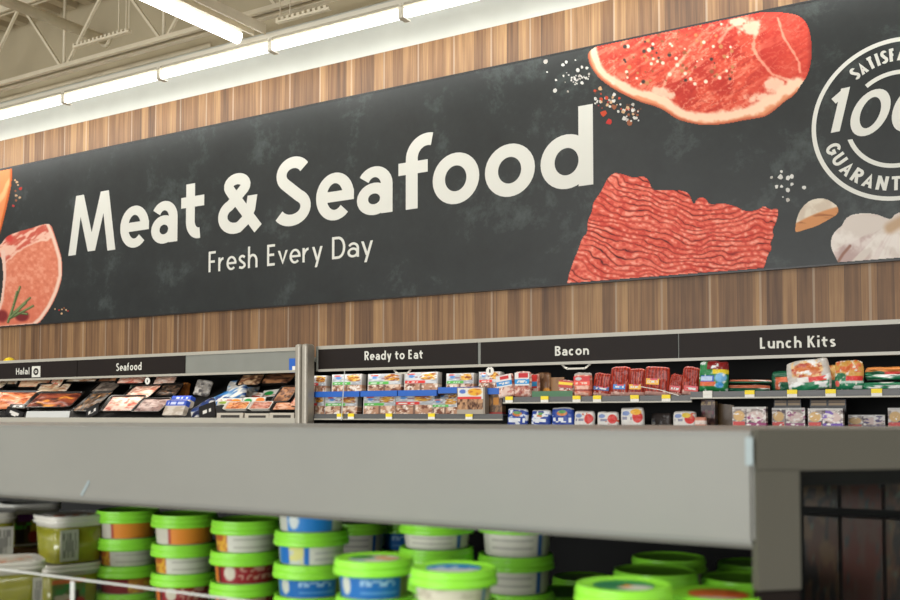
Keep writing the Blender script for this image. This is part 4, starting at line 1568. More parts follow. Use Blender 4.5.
def wr_ops(k):
    return [('base', (216, 214, 210)), ('ell', .74, .55, .22, .28, (206, 50, 44)), ('ell', .25, .72, .16, .12, (120, 140, 190)), ('mix', (206, 90, 60), 5, 5, .7, .4, .2, 1, .9), ('txt', .1, .4, .5, .55, (140, 140, 160), 16), ('rect', 0, .94, 1, 1, (180, 176, 172))] + k


for bx, k, d_ in (((573.5, 411, 594, 429), [], 'first right of the blue packs'), ((596.5, 411.5, 618, 429), [], 'second right of the blue packs'),
                  ((620, 407.5, 643.5, 429), [('ell', .68, .78, .24, .14, (232, 170, 40))], 'taller one with orange top'),
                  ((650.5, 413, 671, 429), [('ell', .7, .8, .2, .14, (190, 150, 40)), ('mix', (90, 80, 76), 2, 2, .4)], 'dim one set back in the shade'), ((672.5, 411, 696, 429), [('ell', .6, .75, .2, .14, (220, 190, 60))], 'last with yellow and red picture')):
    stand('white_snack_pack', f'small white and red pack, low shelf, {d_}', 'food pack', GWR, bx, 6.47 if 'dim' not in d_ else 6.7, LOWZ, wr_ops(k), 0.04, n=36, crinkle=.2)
stand('stacked_kit', 'dark purple box stack left of the brown flap under the green bag', 'lunch kit', 'lunch kits on the low shelf', (701, 400, 715, 421), 6.60, LOWZ, [('base', (70, 44, 44)), ('rect', 0, .82, 1, .95, (190, 160, 110)), ('rect', .1, .5, .9, .6, (120, 40, 60)), ('mix', (110, 80, 66), 5, 6, .55)], 0.06, 'carton')
stand('food_packet', 'low pink and white packet in front of the dark box stack', 'food pack', 'lunch kits on the low shelf', (694, 417, 706, 429), 6.45, LOWZ, [('base', (206, 140, 120)), ('rect', 0, .4, 1, .7, (230, 214, 206))], 0.04)
stand('cardboard_flap', 'plain brown cardboard flap standing on the low lunch shelf', 'box', None, (711, 404, 731, 429), 6.70, LOWZ, [('base', (120, 92, 58)), ('mix', (104, 78, 50), 3, 3, .5)], 0.01, 'carton', n=10, roll=0.12)


def kit_ops(p):
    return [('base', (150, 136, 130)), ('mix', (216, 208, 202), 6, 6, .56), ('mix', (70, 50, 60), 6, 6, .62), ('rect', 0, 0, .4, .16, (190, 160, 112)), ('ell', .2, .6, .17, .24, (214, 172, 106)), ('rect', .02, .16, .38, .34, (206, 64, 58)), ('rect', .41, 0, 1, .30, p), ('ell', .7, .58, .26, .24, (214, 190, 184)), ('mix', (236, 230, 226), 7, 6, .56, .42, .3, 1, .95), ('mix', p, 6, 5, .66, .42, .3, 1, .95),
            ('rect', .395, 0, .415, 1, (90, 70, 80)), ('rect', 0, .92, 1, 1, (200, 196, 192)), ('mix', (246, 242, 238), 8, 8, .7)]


GK = 'lunch kits on the low shelf'
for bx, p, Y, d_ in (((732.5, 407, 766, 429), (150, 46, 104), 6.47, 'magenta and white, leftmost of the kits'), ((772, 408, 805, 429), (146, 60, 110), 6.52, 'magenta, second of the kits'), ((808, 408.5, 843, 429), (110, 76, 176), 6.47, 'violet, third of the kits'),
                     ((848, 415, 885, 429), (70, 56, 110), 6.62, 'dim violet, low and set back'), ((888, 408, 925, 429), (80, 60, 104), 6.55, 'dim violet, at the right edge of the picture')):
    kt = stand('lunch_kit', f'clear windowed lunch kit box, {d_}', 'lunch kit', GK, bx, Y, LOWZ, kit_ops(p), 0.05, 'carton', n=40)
for bx, d_ in (((774, 399.5, 801, 407.5), 'behind the second kit'), ((810, 399.5, 846, 407.5), 'behind the violet kit')):
    stand('kit_stack', f'tan topped kit lids showing high {d_}', 'lunch kit', GK, bx, 6.78, LOWZ, [('base', (30, 24, 22)), ('rect', .03, .80, .45, .88, (196, 160, 112)), ('rect', .52, .80, .97, .88, (196, 160, 112)), ('rect', .03, .9, .45, .97, (150, 120, 86)), ('rect', .52, .9, .97, .97, (160, 128, 92))], 0.05, 'carton', n=48)


# round price discs, hanging clip strip
def disc(px, py, Y, r, label):
    p = at(px, py, Y)
    bm = bmesh.new()
    add_lathe(bm, [(r, -0.002), (r, 0.002)], 24)
    o = link('price_disc', bm_mesh('price_disc', bm), M['paper'], None, p)
    o.rotation_euler = (math.pi / 2, 0, 0)
    tag(o, label, 'sign', 'round white price discs')
    bm = bmesh.new()
    add_box(bm, -r * .2, -r * .4, 0.0022, r * .2, r * .4, 0.0032)
    link('numeral', bm_mesh('numeral', bm), M['strip_dark'], o)
    bm = bmesh.new()
    add_box(bm, -0.006, r * .8, -0.002, 0.006, H_BOT - p.z, 0.002)
    link('hanger', bm_mesh('hanger', bm), M['rail_light'], o)


disc(490, 371, 6.44, 0.032, 'round white price disc hanging left of the bacon packs')
disc(147.5, 381, 6.44, 0.032, 'round white price disc hanging under the seafood header')
bm = bmesh.new()
cs = at(342.5, 395, 6.425)
add_tube(bm, (cs.x - 0.01, 6.425, SHELF_R - 0.05), (cs.x + 0.01, 6.44, H_BOT - 0.004), 0.004, 6)
tag(link('clip_strip', bm_mesh('clip_strip', bm), M['wire']), 'thin clear strip hanging in front of the ready to eat trays', 'strip')

# yellow ball behind the left header
yb = at(9.3, 364, CASE_Y + 0.20)
bm = bmesh.new()
bmesh.ops.create_uvsphere(bm, u_segments=24, v_segments=14, radius=0.067)
o = link('yellow_ball', bm_mesh('yellow_ball', bm, True), M['yellow_ball'], None, (yb.x, CASE_Y + 0.20, H_TOP - 0.08 + 0.0672))
tag(o, 'bright yellow ball peeking over the header at the far left', 'ball')

# ------------------------------------------------------------------ left case: trays and bags on the sloping deck
DP = Vector((0, SL_Y0, SL_Z0))
DN = Vector((0, -math.sin(SLOPE), math.cos(SLOPE)))


def on_deck(px, py):
    return on_plane(px, py, DP, DN)


def meat_tray(label, cat, bx, ops, lift=0.0, yaw=0.0, tilt=0.22, traymat='black_plastic', lab=None, group='meat trays piled in the left case', name='meat_tray', hgt=0.035, ar=None):
    """open foam or plastic tray with a mound of meat; bx is its picture box (x0,y0,x1,y1) lying on the slope"""
    SEED[0] += 1
    x0, y0, x1, y1 = bx
    p = on_deck((x0 + x1) / 2, min(y1, 416.5))
    w = (on_deck(x1, min(y1, 416.5)) - on_deck(x0, min(y1, 416.5))).length
    dist = (p - CAMP).length
    vh = (y1 - y0) / FPX * dist
    L = ar or min(max(vh / math.sin(SLOPE + tilt + .02), 0.10), 0.34)
    root = empty(name, p + DN * (lift + 0.002), yaw, SLOPE + tilt + 0.12)
    tag(root, label, cat, group)
    n = 16
    bm = bmesh.new()
    prof = ((0.0, .86), (hgt, 1.0), (hgt, .94), (hgt * .45, .86))
    rings = []
    for z, s in prof:
        hw, hl = w / 2 * s, L / 2 * s
        r = min(hw, hl) * .3
        ringv = []
        for cxs, cys, a0 in ((1, 1, 0), (-1, 1, 90), (-1, -1, 180), (1, -1, 270)):
            for k in range(4):
                a = math.radians(a0 + 30 * k)
                ringv.append(bm.verts.new((cxs * (hw - r) + r * math.cos(a), L / 2 + cys * (hl - r) + r * math.sin(a), z)))
        rings.append(ringv)
    for a, b in zip(rings, rings[1:]):
        for k in range(len(a)):
            bm.faces.new((a[k], a[(k + 1) % len(a)], b[(k + 1) % len(a)], b[k]))
    bm.faces.new(rings[0][::-1])
    bm.faces.new(rings[-1])
    link('tray', bm_mesh('tray', bm), M[traymat], root)
    # mound
    n = 24
    u = np.linspace(0, 1, n)
    U, V = np.meshgrid(u, u)
    e = np.clip(np.minimum(np.minimum(U, 1 - U), np.minimum(V, 1 - V)) / .2, 0, 1)
    Z = hgt * .5 + np.sqrt(e) * hgt * .75 + (fbm(U * 4, V * 4, SEED[0]) - .5) * hgt * .9 * e
    Cc = paint(U, V, ops, SEED[0])
    vs = np.stack([(U - .5) * w * .88, L * .06 + V * L * .88, Z], -1).reshape(-1, 3)
    idx = np.arange(n * n).reshape(n, n)
    f = np.stack([idx[:-1, :-1], idx[:-1, 1:], idx[1:, 1:], idx[1:, :-1]], -1).reshape(-1, 4).tolist()
    link('meat', raw_mesh('meat', vs.tolist(), f, Cc.reshape(-1, 3), True), M['pack'], root)
    if lab:
        u0, u1, v0, v1, lops = lab
        lm = carton('label', w * (u1 - u0), L * (v1 - v0), 0.003, lops, SEED[0] + 900, 20)
        q = link('label', lm, M['pack'], root)
        q.location = (w * ((u0 + u1) / 2 - .5), L * v0, hgt * 1.5)
        q.rotation_euler = (-math.pi / 2 + .0, 0, 0)
    return root


def mo(a, b, c):
    return [('base', a), ('mix', b, 5, 7, .5), ('mix', c, 8, 9, .62)]


PINKS = mo((226, 176, 156), (240, 214, 198), (206, 110, 92))
REDS = mo((150, 60, 46), (200, 110, 70), (90, 34, 28))
BRN = mo((130, 86, 60), (178, 124, 84), (84, 54, 40))
ORG = mo((214, 128, 86), (236, 176, 140), (180, 84, 56))
CRM = mo((220, 196, 164), (240, 226, 206), (180, 130, 96))
meat_tray('film wrapped pale tray high at the left picture edge', 'meat tray', (-9, 384, 5, 395), CRM, .05)
meat_tray('black tray with pale film lying high under the halal header', 'meat tray', (4, 384, 27, 393), CRM, .07, tilt=.0)
meat_tray('tilted tray of pinkish sliced meat left of a dark gap', 'meat tray', (24, 383, 48, 397), mo((226, 186, 150), (230, 196, 160), (206, 120, 90)), .09, .3, .45)
meat_tray('white and red meat tray right of the dark gap', 'meat tray', (50, 383, 67, 397), mo((222, 196, 164), (246, 236, 222), (206, 92, 70)), .09, -.15, .5)
meat_tray('large shiny film wrapped tray high left of the seafood word', 'meat tray', (69, 383.5, 100, 393), CRM, .10, .2, .25)
meat_tray('tray of orange salmon slabs pointing forward at the far left', 'meat tray', (-8, 399, 24, 415), mo((196, 112, 70), (220, 160, 124), (150, 70, 44)), .03, .45, .12, lab=(.55, .9, -.02, .2, [('base', (20, 18, 18)), ('txt', .2, .3, .8, .7, WHITE, 8)]))
meat_tray('tray of dark red meat with orange stickers behind the white card', 'meat tray', (28, 399, 66, 412), mo((96, 44, 36), (140, 72, 50), (50, 24, 22)) + [('mix', (214, 140, 56), 4, 6, .68)], .02, .25, .05)
meat_tray('black tray of dark strips between the white card and the pink fish', 'meat tray', (68, 398, 97, 415), mo((40, 34, 30), (90, 64, 44), (160, 120, 80)), .01, -.2, .15)
meat_tray('grey film covered tray set deep behind the dark strips', 'meat tray', (92, 389, 116, 400), mo((120, 108, 98), (150, 138, 126), (80, 70, 64)), .06, 0, .1)
meat_tray('big open tray of pink fish fillets in the middle of the left case', 'meat tray', (103, 402, 135, 416), PINKS, .02, .15, .22)
meat_tray('pale fillet tray spread behind the pink fish', 'meat tray', (117, 394, 156, 406), mo((206, 162, 140), (244, 216, 200), (196, 120, 100)), .05, -.2, .15)
meat_tray('grey pink film bag tray right of the pink fish', 'meat tray', (130, 405, 164, 417), mo((160, 130, 122), (190, 164, 156), (120, 92, 88)), .02, -.1, .2)
meat_tray('pink and cream flat pack behind the blue boxes', 'meat tray', (155, 386, 176, 396), mo((226, 190, 170), (240, 214, 200), (206, 150, 130)), .08, .1, .4)
meat_tray('dark net wrapped tray left of the blue boxes', 'meat tray', (156, 393, 178, 404), mo((30, 26, 24), (70, 56, 46), (120, 90, 70)), .06, .1, .25)
meat_tray('tray of brown patties in the back row right of the fish bags', 'meat tray', (257, 383, 292, 394), BRN, .07, 0, .1)
meat_tray('tray of brown breaded pieces left of the steel post', 'meat tray', (273, 396, 294, 411), BRN, .06, -.15, .3)
meat_tray('narrow tray of pink meat against the steel post', 'meat tray', (290, 391, 302, 414), mo((222, 160, 134), (240, 200, 180), (190, 110, 90)), .04, -.1, .3)
meat_tray('tray of orange sausages under the yellow and orange card', 'meat tray', (225, 403, 249, 415), mo((222, 130, 76), (240, 170, 110), (170, 84, 44)), .03, 0, .3, 'white_plastic', ar=.09)
meat_tray('tray of pink minced meat under the green dot card', 'meat tray', (250, 403, 272, 415), mo((206, 130, 106), (226, 170, 150), (170, 90, 74)), .03, 0, .3, 'white_plastic', ar=.09)
meat_tray('tray of peach coloured meat with dark lip left of the steel post', 'meat tray', (272, 405, 298, 415), mo((226, 156, 116), (240, 190, 160), (180, 110, 80)), .02, 0, .3, ar=.09)


meat_tray('tray of pale chicken pieces behind the orange salmon', 'meat tray', (36, 391, 66, 401), CRM, .05, .1, .3)
meat_tray('flat tray of dark brown meat left of the foil pack', 'meat tray', (98, 384, 128, 395), BRN, .12, -.1, .2)
meat_tray('tray of pale pink slices under the foil pack', 'meat tray', (122, 387, 146, 397), PINKS, .12, .2, .35)
meat_tray('brown and cream meat tray in the back row left of the brown patties', 'meat tray', (240, 385, 262, 396), mo((150, 100, 70), (206, 170, 130), (96, 64, 46)), .08, .1, .3)


def slope_box(name, label, cat, bx, ops, d=.04, lift=0.02, kind='carton', group=None, tilt=-0.5, yaw=0.0, roll=0.0, n=24, fwd=0.0):
    """package propped upright on the slope"""
    SEED[0] += 1
    x0, y0, x1, y1 = bx
    p = on_deck((x0 + x1) / 2, min(y1 + 1.0, 416.5))
    dist = (p - CAMP).length
    vw = at(x1, (y0 + y1) / 2, p.y).x - at(x0, (y0 + y1) / 2, p.y).x
    vh = at((x0 + x1) / 2, y0, p.y).z - at((x0 + x1) / 2, y1, p.y).z
    me = pillow(name, vw, vh, d, ops, SEED[0], n, .4) if kind == 'pillow' else carton(name, vw, vh, d, ops, SEED[0], n)
    o = link(name, me, M['pack'], None, (p.x, p.y - fwd, at((x0 + x1) / 2, y1, p.y - fwd).z))
    o.rotation_euler = (tilt, roll, yaw)
    tag(o, label, cat, group)
    return o


SC = 'labelled cards over the front trays'
CARD = [('base', (226, 222, 212)), ('ell', .25, .35, .2, .2, (150, 180, 60)), ('ell', .75, .5, .22, .38, (232, 140, 40)), ('txt', .1, .6, .6, .85, (190, 120, 110), 14)]
CARD2 = [('base', (226, 222, 212)), ('ell', .24, .5, .18, .34, (40, 150, 70)), ('ell', .78, .6, .2, .36, (230, 130, 50)), ('txt', .1, .1, .6, .25, (190, 120, 110), 14)]
slope_box('sleeve_card', 'white sleeve card with yellow and orange print over the orange sausages', 'card', (225, 398, 249, 405), CARD, .01, group=SC, tilt=-.35, fwd=.10)
slope_box('sleeve_card', 'white sleeve card with green dot over the pink mince', 'card', (250, 397, 272, 404.5), CARD2, .01, group=SC, tilt=-.35, fwd=.10)
slope_box('sleeve_card', 'white sleeve card with green dot tilted in the back row', 'card', (262, 388.5, 288, 396), CARD2, .01, group=SC, tilt=-.5, roll=-.08)
slope_box('sleeve_card', 'plain white and red card lying above the sausage card', 'card', (243, 391, 261, 398), [('base', (230, 224, 214)), ('rect', .45, .1, .9, .4, (206, 80, 64)), ('mix', (200, 150, 120), 4, 4, .62)], .01, group=SC, tilt=-.6, roll=.1)
GF = 'bags of frozen fish in the left case'
BLUEBAG = [('base', (44, 110, 170)), ('mix', (216, 214, 208), 3, 4, .5), ('mix', (20, 60, 120), 4, 5, .64)]
slope_box('fish_bag', 'blue and white fish bag lying at the top right of the pile', 'food bag', (226, 378, 258, 392), [('base', (206, 200, 190)), ('mix', (50, 120, 180), 3, 5, .52), ('mix', (236, 232, 226), 6, 6, .62)], .06, kind='pillow', group=GF, tilt=-.5, roll=-.05)
slope_box('fish_bag', 'blue fish bag sloping down behind the cards', 'food bag', (209, 388, 246, 404), BLUEBAG, .05, kind='pillow', group=GF, tilt=-.5, roll=-.3)
slope_box('fish_bag', 'dark blue fish bag in front of the white and blue boxes', 'food bag', (191, 401, 216, 416), [('base', (34, 60, 120)), ('mix', (206, 202, 196), 3, 3, .58), ('mix', (16, 24, 60), 4, 4, .55)], .05, kind='pillow', group=GF, tilt=-.3, roll=-.4)
BB = [('base', (206, 196, 184)), ('rect', 0, .62, 1, 1, (52, 84, 190)), ('txt', .1, .7, .9, .9, (206, 214, 240), 12), ('mix', (180, 166, 150), 3, 4, .55, 0, 0, 1, .6)]
slope_box('fish_box', 'white box with blue top band, rear one of the pair', 'box', (171, 396, 190, 408), BB, .06, group='blue banded boxes in the left case', tilt=-.4)
slope_box('fish_box', 'white box with blue top band, front one of the pair', 'box', (164, 400, 184, 416), BB, .05, group='blue banded boxes in the left case', tilt=-.4)
slope_box('fish_bag', 'whitish grey fish bag standing at the back left of the blue bags', 'food bag', (193, 379, 208, 396), [('base', (150, 144, 136)), ('mix', (196, 190, 182), 4, 4, .55), ('mix', (90, 86, 84), 4, 5, .62)], .05, kind='pillow', group=GF, tilt=-.3, roll=.15)
slope_box('orange_carton', 'plain orange brown carton standing behind the blue banded boxes', 'box', (173, 383, 187, 396), [('base', (176, 108, 50)), ('mix', (160, 94, 42), 3, 3, .5)], .04, tilt=-.2)
slope_box('foil_pack', 'crumpled silver and green foil pack under the seafood header', 'food pack', (129, 381, 145, 393), [('base', (170, 170, 156)), ('mix', (240, 240, 232), 5, 5, .55), ('mix', (70, 90, 70), 5, 5, .6), ('rect', .3, 0, .9, .2, (190, 90, 70))], .04, kind='pillow', tilt=-.3)
slope_box('price_card', 'plain white price card at the front edge of the left case', 'card', (28, 411, 71, 417.5), [('base', (206, 208, 206))], .006, tilt=-.25, fwd=.03)
slope_box('black_tag', 'black tag with white scribble by the salmon tray', 'card', (7, 409, 24, 417), [('base', (22, 20, 20)), ('txt', .25, .15, .75, .85, (220, 216, 210), 8)], .01, tilt=-.3, roll=.25, fwd=.03, group='black tags in the left case')
slope_box('black_tag', 'black tag with white scribble left of the pink fish', 'card', (91, 404.5, 104, 416), [('base', (22, 20, 20)), ('txt', .2, .3, .8, .6, (220, 216, 210), 8)], .01, tilt=-.3, roll=-.35, fwd=.06, group='black tags in the left case')
slope_box('black_tag', 'largest black tag with white scribble left of the window trays', 'card', (204, 403.5, 220, 419), [('base', (26, 23, 22)), ('txt', .2, .4, .75, .62, (220, 216, 210), 8)], .012, tilt=-.15, roll=-.25, fwd=.05, group='black tags in the left case')
for bx, d_ in (((220, 413, 246, 420.5), 'leftmost, below the orange sausages'), ((248, 413.5, 272, 420.5), 'middle, below the pink mince'), ((272.5, 413, 297, 420.5), 'rightmost, next to the steel post')):
    slope_box('card_holder', f'pale holder with dark slotted window, {d_}', 'card holder', bx, [('base', (190, 182, 168)), ('rect', .16, .3, .88, .72, (52, 48, 44)), ('vs', (90, 86, 80), 9, .5, .16, .3, .88, .72)], .03, group='pale windowed holders', fwd=.03, tilt=-.1, n=30)

# ------------------------------------------------------------------ the near case
NY = 1.32
N_TOP = at(450, 429.0, NY).z
N_BOT = at(450, 525.0, NY).z
NX0, NX1 = -3.6, at(757.5, 470, NY).x
NB = 2.45
near = empty('island_case', (-1.8, 1.9, 0))
tag(near, 'near grey refrigerated island case with wide header over the lime lidded tubs', 'refrigerated case')
C45 = Vector((NX1, NY, 0))
DIR = Vector((math.cos(math.pi / 4), math.sin(math.pi / 4), 0))
NRM = Vector((math.sin(math.pi / 4), -math.cos(math.pi / 4), 0))


def prism(pts, z0, z1, bev=0.0):
    bm = bmesh.new()
    lo_ = [bm.verts.new((x, y, z0)) for x, y in pts]
    hi_ = [bm.verts.new((x, y, z1)) for x, y in pts]
    n = len(pts)
    bm.faces.new(lo_[::-1])
    bm.faces.new(hi_)
    for i in range(n):
        bm.faces.new((lo_[i], lo_[(i + 1) % n], hi_[(i + 1) % n], hi_[i]))
    if bev:
        bmesh.ops.bevel(bm, geom=list(bm.edges), offset=bev, segments=2, affect='EDGES')
    return bm


E1 = C45 + DIR * 0.62
SHELF_Z = 1.10
child(link('header', bm_mesh('header', prism([(NX0, NY), (NX1 - 0.004, NY), (NX1 - 0.004, NY + 0.05), (NX0, NY + 0.05)], N_BOT, N_TOP, 0.006), False), M['near_case']), near)
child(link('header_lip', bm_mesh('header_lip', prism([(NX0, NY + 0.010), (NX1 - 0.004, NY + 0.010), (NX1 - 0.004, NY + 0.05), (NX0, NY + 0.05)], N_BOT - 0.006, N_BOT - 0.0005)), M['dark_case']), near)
child(link('top_panel', bm_mesh('top_panel', prism([(NX0, NY + 0.052), (NX1 + 0.02, NY + 0.052), (E1.x - 0.04, E1.y + 0.03), (E1.x - 0.04, NB), (NX0, NB)], N_TOP - 0.05, N_TOP - 0.003)), M['near_case']), near)
child(link('canopy_liner', bm_mesh('canopy_liner', prism([(NX0, NY + 0.052), (NX1 + 0.0, NY + 0.052), (NX1 + 0.35, NY + 0.42), (NX1 + 0.35, NB - 0.06), (NX0, NB - 0.06)], N_TOP - 0.075, N_TOP - 0.055)), M['black']), near)
child(box('back_panel', (NX0, NB - 0.05, 0.2, E1.x - 0.04, NB, N_TOP - 0.055), M['black']), near)
child(box('base', (NX0, NY - 0.2, 0.0, NX1 - 0.02, NB - 0.06, 0.8), M['near_case'], bev=0.01), near)
SH_F = 1.13
sh = child(link('shelf', bm_mesh('shelf', prism([(NX0, SH_F), (NX1 - 0.10, SH_F), (NX1 - 0.02, NY), (NX1 - 0.02, NB - 0.06), (NX0, NB - 0.06)], SHELF_Z - 0.03, SHELF_Z)), M['rail']), near)
o = link('price_rail', bm_mesh('price_rail', prism([(NX0, SH_F - 0.012), (NX1 - 0.10, SH_F - 0.012), (NX1 - 0.10, SH_F - 0.001), (NX0, SH_F - 0.001)], SHELF_Z - 0.05, SHELF_Z + 0.004)), M['rail'])
o.parent = sh
child(link('shelf_support', bm_mesh('shelf_support', prism([(NX0, NB - 0.30), (NX1 - 0.04, NB - 0.30), (NX1 - 0.04, NB - 0.07), (NX0, NB - 0.07)], 0.801, SHELF_Z - 0.031)), M['black']), near)
# sticker and scratch on the header
a_, b_ = at(745.5, 437, NY), at(756.5, 465.5, NY)
st = child(box('sticker', (a_.x, NY - 0.002, b_.z, b_.x - 0.004, NY - 0.0003, a_.z), M['sticker'], bev=0), near)
st['label'] = 'pale blue sticker'
ik = Ink(NY - 0.0008)
ik.stroke([(at(81.5, 495.5, NY).x, at(81.5, 495.5, NY).z), (at(89.5, 481, NY).x, at(89.5, 481, NY).z)], False, 0.006)
child(ik.build('scratch', M['sticker'], None), near)

# chamfered end frame with glass
P0 = C45.copy()


def on_end(px, py, off=0.0):
    return on_plane(px, py, P0 + NRM * off, NRM)


t_in = (on_end(800, 500) - P0).dot(DIR)
z_rail = on_end(810, 470.5).z
z_bot_post = on_end(780, 590).z
z_end_top = N_TOP + 0.003


def end_piece(name, t0, t1, z0, z1, m, d0=0.0, d1=0.016, bev=0.0):
    bm = prism([tuple((P0 + DIR * t - NRM * d).xy) for t, d in ((t0, d0), (t1, d0), (t1, d1), (t0, d1))], z0, z1, bev)
    return child(link(name, bm_mesh(name, bm), m), near)


fr_ = bmesh.new()
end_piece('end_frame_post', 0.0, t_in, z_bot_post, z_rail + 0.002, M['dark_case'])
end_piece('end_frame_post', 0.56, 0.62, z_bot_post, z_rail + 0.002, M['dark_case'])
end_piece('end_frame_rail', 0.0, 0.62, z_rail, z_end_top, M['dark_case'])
end_piece('end_glass', t_in + 0.001, 0.559, z_bot_post - 0.2, z_rail - 0.001, M['glass'], 0.008, 0.011, 0)
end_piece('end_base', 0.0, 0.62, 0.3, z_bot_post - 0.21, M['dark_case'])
end_piece('end_kick_strip', 0.0, t_in, z_bot_post - 0.209, z_bot_post - 0.002, M['strip_dark'], 0.004, 0.015)
child(box('side_panel', (E1.x - 0.035, E1.y + 0.02, 0.3, E1.x - 0.015, NB - 0.001, N_TOP - 0.055), M['black']), near)
# shelves behind the glass
IY = 1.95
for pz in (509.5,):
    zz = at(850, pz, IY).z
    child(box('inner_shelf', (NX1 + 0.10, IY, zz - 0.016, NX1 + 0.52, NB - 0.06, zz), M['rail_light']), near)
z_is1 = at(850, 509.5, IY).z
z_is2 = z_is1 - 0.24
child(box('inner_shelf', (NX1 + 0.10, IY, z_is2 - 0.016, NX1 + 0.52, NB - 0.06, z_is2), M['rail']), near)
DK = [('base', (96, 54, 32)), ('mix', (116, 82, 48), 5, 6, .52), ('mix', (44, 28, 24), 6, 6, .58), ('mix', (92, 100, 84), 8, 8, .7)]
k = 0
for zb, hh, rown in ((z_is1, .122, 'upper'), (z_is2, .222, 'lower')):
    for j, (pa, pb, nm) in enumerate(((803, 837, 'leftmost'), (841, 881, 'middle'), (885, 925, 'rightmost'))):
        xa, xb = at(pa, 500, IY + 0.01).x, at(pb, 500, IY + 0.01).x
        k += 1
        me = carton('food_packet', xb - xa, hh, 0.05, DK if j != 1 else [('base', (104, 44, 32)), ('mix', (104, 66, 54), 6, 5, .5), ('mix', (60, 66, 66), 8, 7, .66)], 40 + k, 24)
        o = link('food_packet', me, M['pack'], None, ((xa + xb) / 2, IY + 0.04, zb + 0.001))
        tag(o, f'dim brown food packet behind the end glass, {nm} on the {rown} shelf', 'food pack', 'packets behind the end glass')

# ------------------------------------------------------------------ tubs
LID_R = 0.070
bm = bmesh.new()
add_lathe(bm, [(0.0612, -0.0225), (0.0690, -0.0230), (LID_R, -0.0215), (LID_R, -0.0150), (0.0685, -0.0135), (0.0680, -0.0105), (0.0690, -0.0090), (0.0690, -0.0045), (0.0672, -0.0025), (0.0670, 0.0), (0.0675, 0.0015), (0.0668, 0.0026), (0.0650, 0.0031),
               (0.0632, 0.0026), (0.0605, 0.0004), (0.058, 0.0), (0.0005, 0.0)], 56)
LID_ME = bm_mesh('lid', bm, True)
LID_ME.materials.append(M['lime'])
TUB_CACHE = {}


def tub_meshes(key, pitch, segs, seed):
    k = (key, round(pitch, 4))
    if k in TUB_CACHE:
        return TUB_CACHE[k]
    bm = bmesh.new()
    h = pitch - 0.0165
    add_lathe(bm, [(0.0540, 0.0), (0.0560, 0.002), (0.0600, h + 0.0005)], 40)
    body = bm_mesh('tub_body', bm, True)
    body.materials.append(M['tub'])
    n, m_ = 110, 14
    V_, F_, C_ = [], [], []
    u = (np.arange(n)) / n
    U, VV = np.meshgrid(u, np.linspace(0, 1, m_))
    C = paint(U, VV, segs, seed)
    for j in range(m_):
        z = 0.0035 + (h - 0.0045) * j / (m_ - 1)
        r = 0.0560 + 0.0040 * z / h + 0.0009
        for i in range(n):
            a = -math.pi / 2 + (u[i] - 0.5) * 2 * math.pi     # u = .5 faces -y
            V_.append((r * math.cos(a), r * math.sin(a), z))
    for j in range(m_ - 1):
        for i in range(n):
            F_.append((j * n + i, j * n + (i + 1) % n, (j + 1) * n + (i + 1) % n, (j + 1) * n + i))
    wrap = raw_mesh('label_wrap', V_, F_, C.reshape(-1, 3), True)
    wrap.materials.append(M['pack'])
    TUB_CACHE[k] = (body, wrap)
    return body, wrap


GREYT = (212, 210, 200)
LBL = {
    'orange': [('base', (206, 200, 186)), ('rect', .41, 0, 1, 1, (232, 142, 52)), ('rect', .40, 0, .415, 1, (170, 60, 50)), ('mix', (202, 112, 40), 9, 3, .6, .42, 0, 1, 1)],
    'grey': [('base', (120, 60, 46)), ('rect', .29, 0, .385, 1, (176, 92, 44)), ('mix', (220, 170, 60), 30, 3, .58, .28, 0, .385, 1), ('rect', .39, 0, .8, 1, GREYT)] + [('rect', .42, y, .66, y + .06, (172, 168, 160)) for y in (.2, .4, .6, .78)],
    'red': [('base', (60, 40, 36)), ('rect', .36, 0, .80, 1, (150, 36, 46)), ('ell', .42, .5, .035, .38, (214, 206, 190)), ('txt', .48, .55, .66, .8, (206, 150, 140), 60), ('txt', .47, .2, .68, .42, (206, 150, 140), 80), ('rect', .30, 0, .34, 1, (206, 110, 50))],
    'redmix': [('base', (140, 40, 46)), ('rect', .5, 0, .66, 1, (200, 130, 60)), ('mix', (220, 180, 70), 30, 4, .55, .5, 0, .66, 1), ('rect', .66, 0, .8, 1, GREYT)],
    'blueleft': [('base', (190, 196, 190)), ('rect', .30, 0, .39, 1, (36, 110, 190)), ('mix', (210, 206, 130), 30, 4, .5, .39, 0, .47, 1), ('rect', .47, 0, .50, 1, (36, 110, 190)), ('rect', .50, 0, .75, 1, (214, 214, 204)), ('rect', .52, .2, .70, .28, (170, 172, 170)), ('rect', .52, .5, .72, .58, (176, 178, 176))],
    'blue': [('base', (90, 110, 60)), ('rect', .30, 0, .64, 1, (32, 108, 186)), ('txt', .44, .5, .6, .72, (150, 190, 226), 70), ('ell', .36, .5, .03, .4, (200, 206, 196)), ('rect', .44, .16, .62, .26, (90, 150, 206)), ('rect', .64, 0, .7, 1, (120, 130, 70))],
    'bluetop': [('base', (200, 200, 190)), ('rect', .36, 0, .60, 1, (40, 130, 210)), ('ell', .40, .5, .03, .4, (214, 220, 220))],
    'white': [('base', (206, 200, 186)), ('rect', .30, 0, .62, 1, (214, 208, 192)), ('mix', (190, 182, 166), 16, 3, .6), ('rect', .64, 0, .66, 1, (60, 120, 180))],
    'whiteblue': [('base', (200, 196, 184)), ('rect', .34, .08, .62, .9, (214, 210, 198)), ('rect', .36, .3, .58, .36, (170, 166, 158)), ('rect', .36, .6, .58, .66, (170, 166, 158)), ('rect', .605, 0, .635, 1, (40, 96, 170))],
}
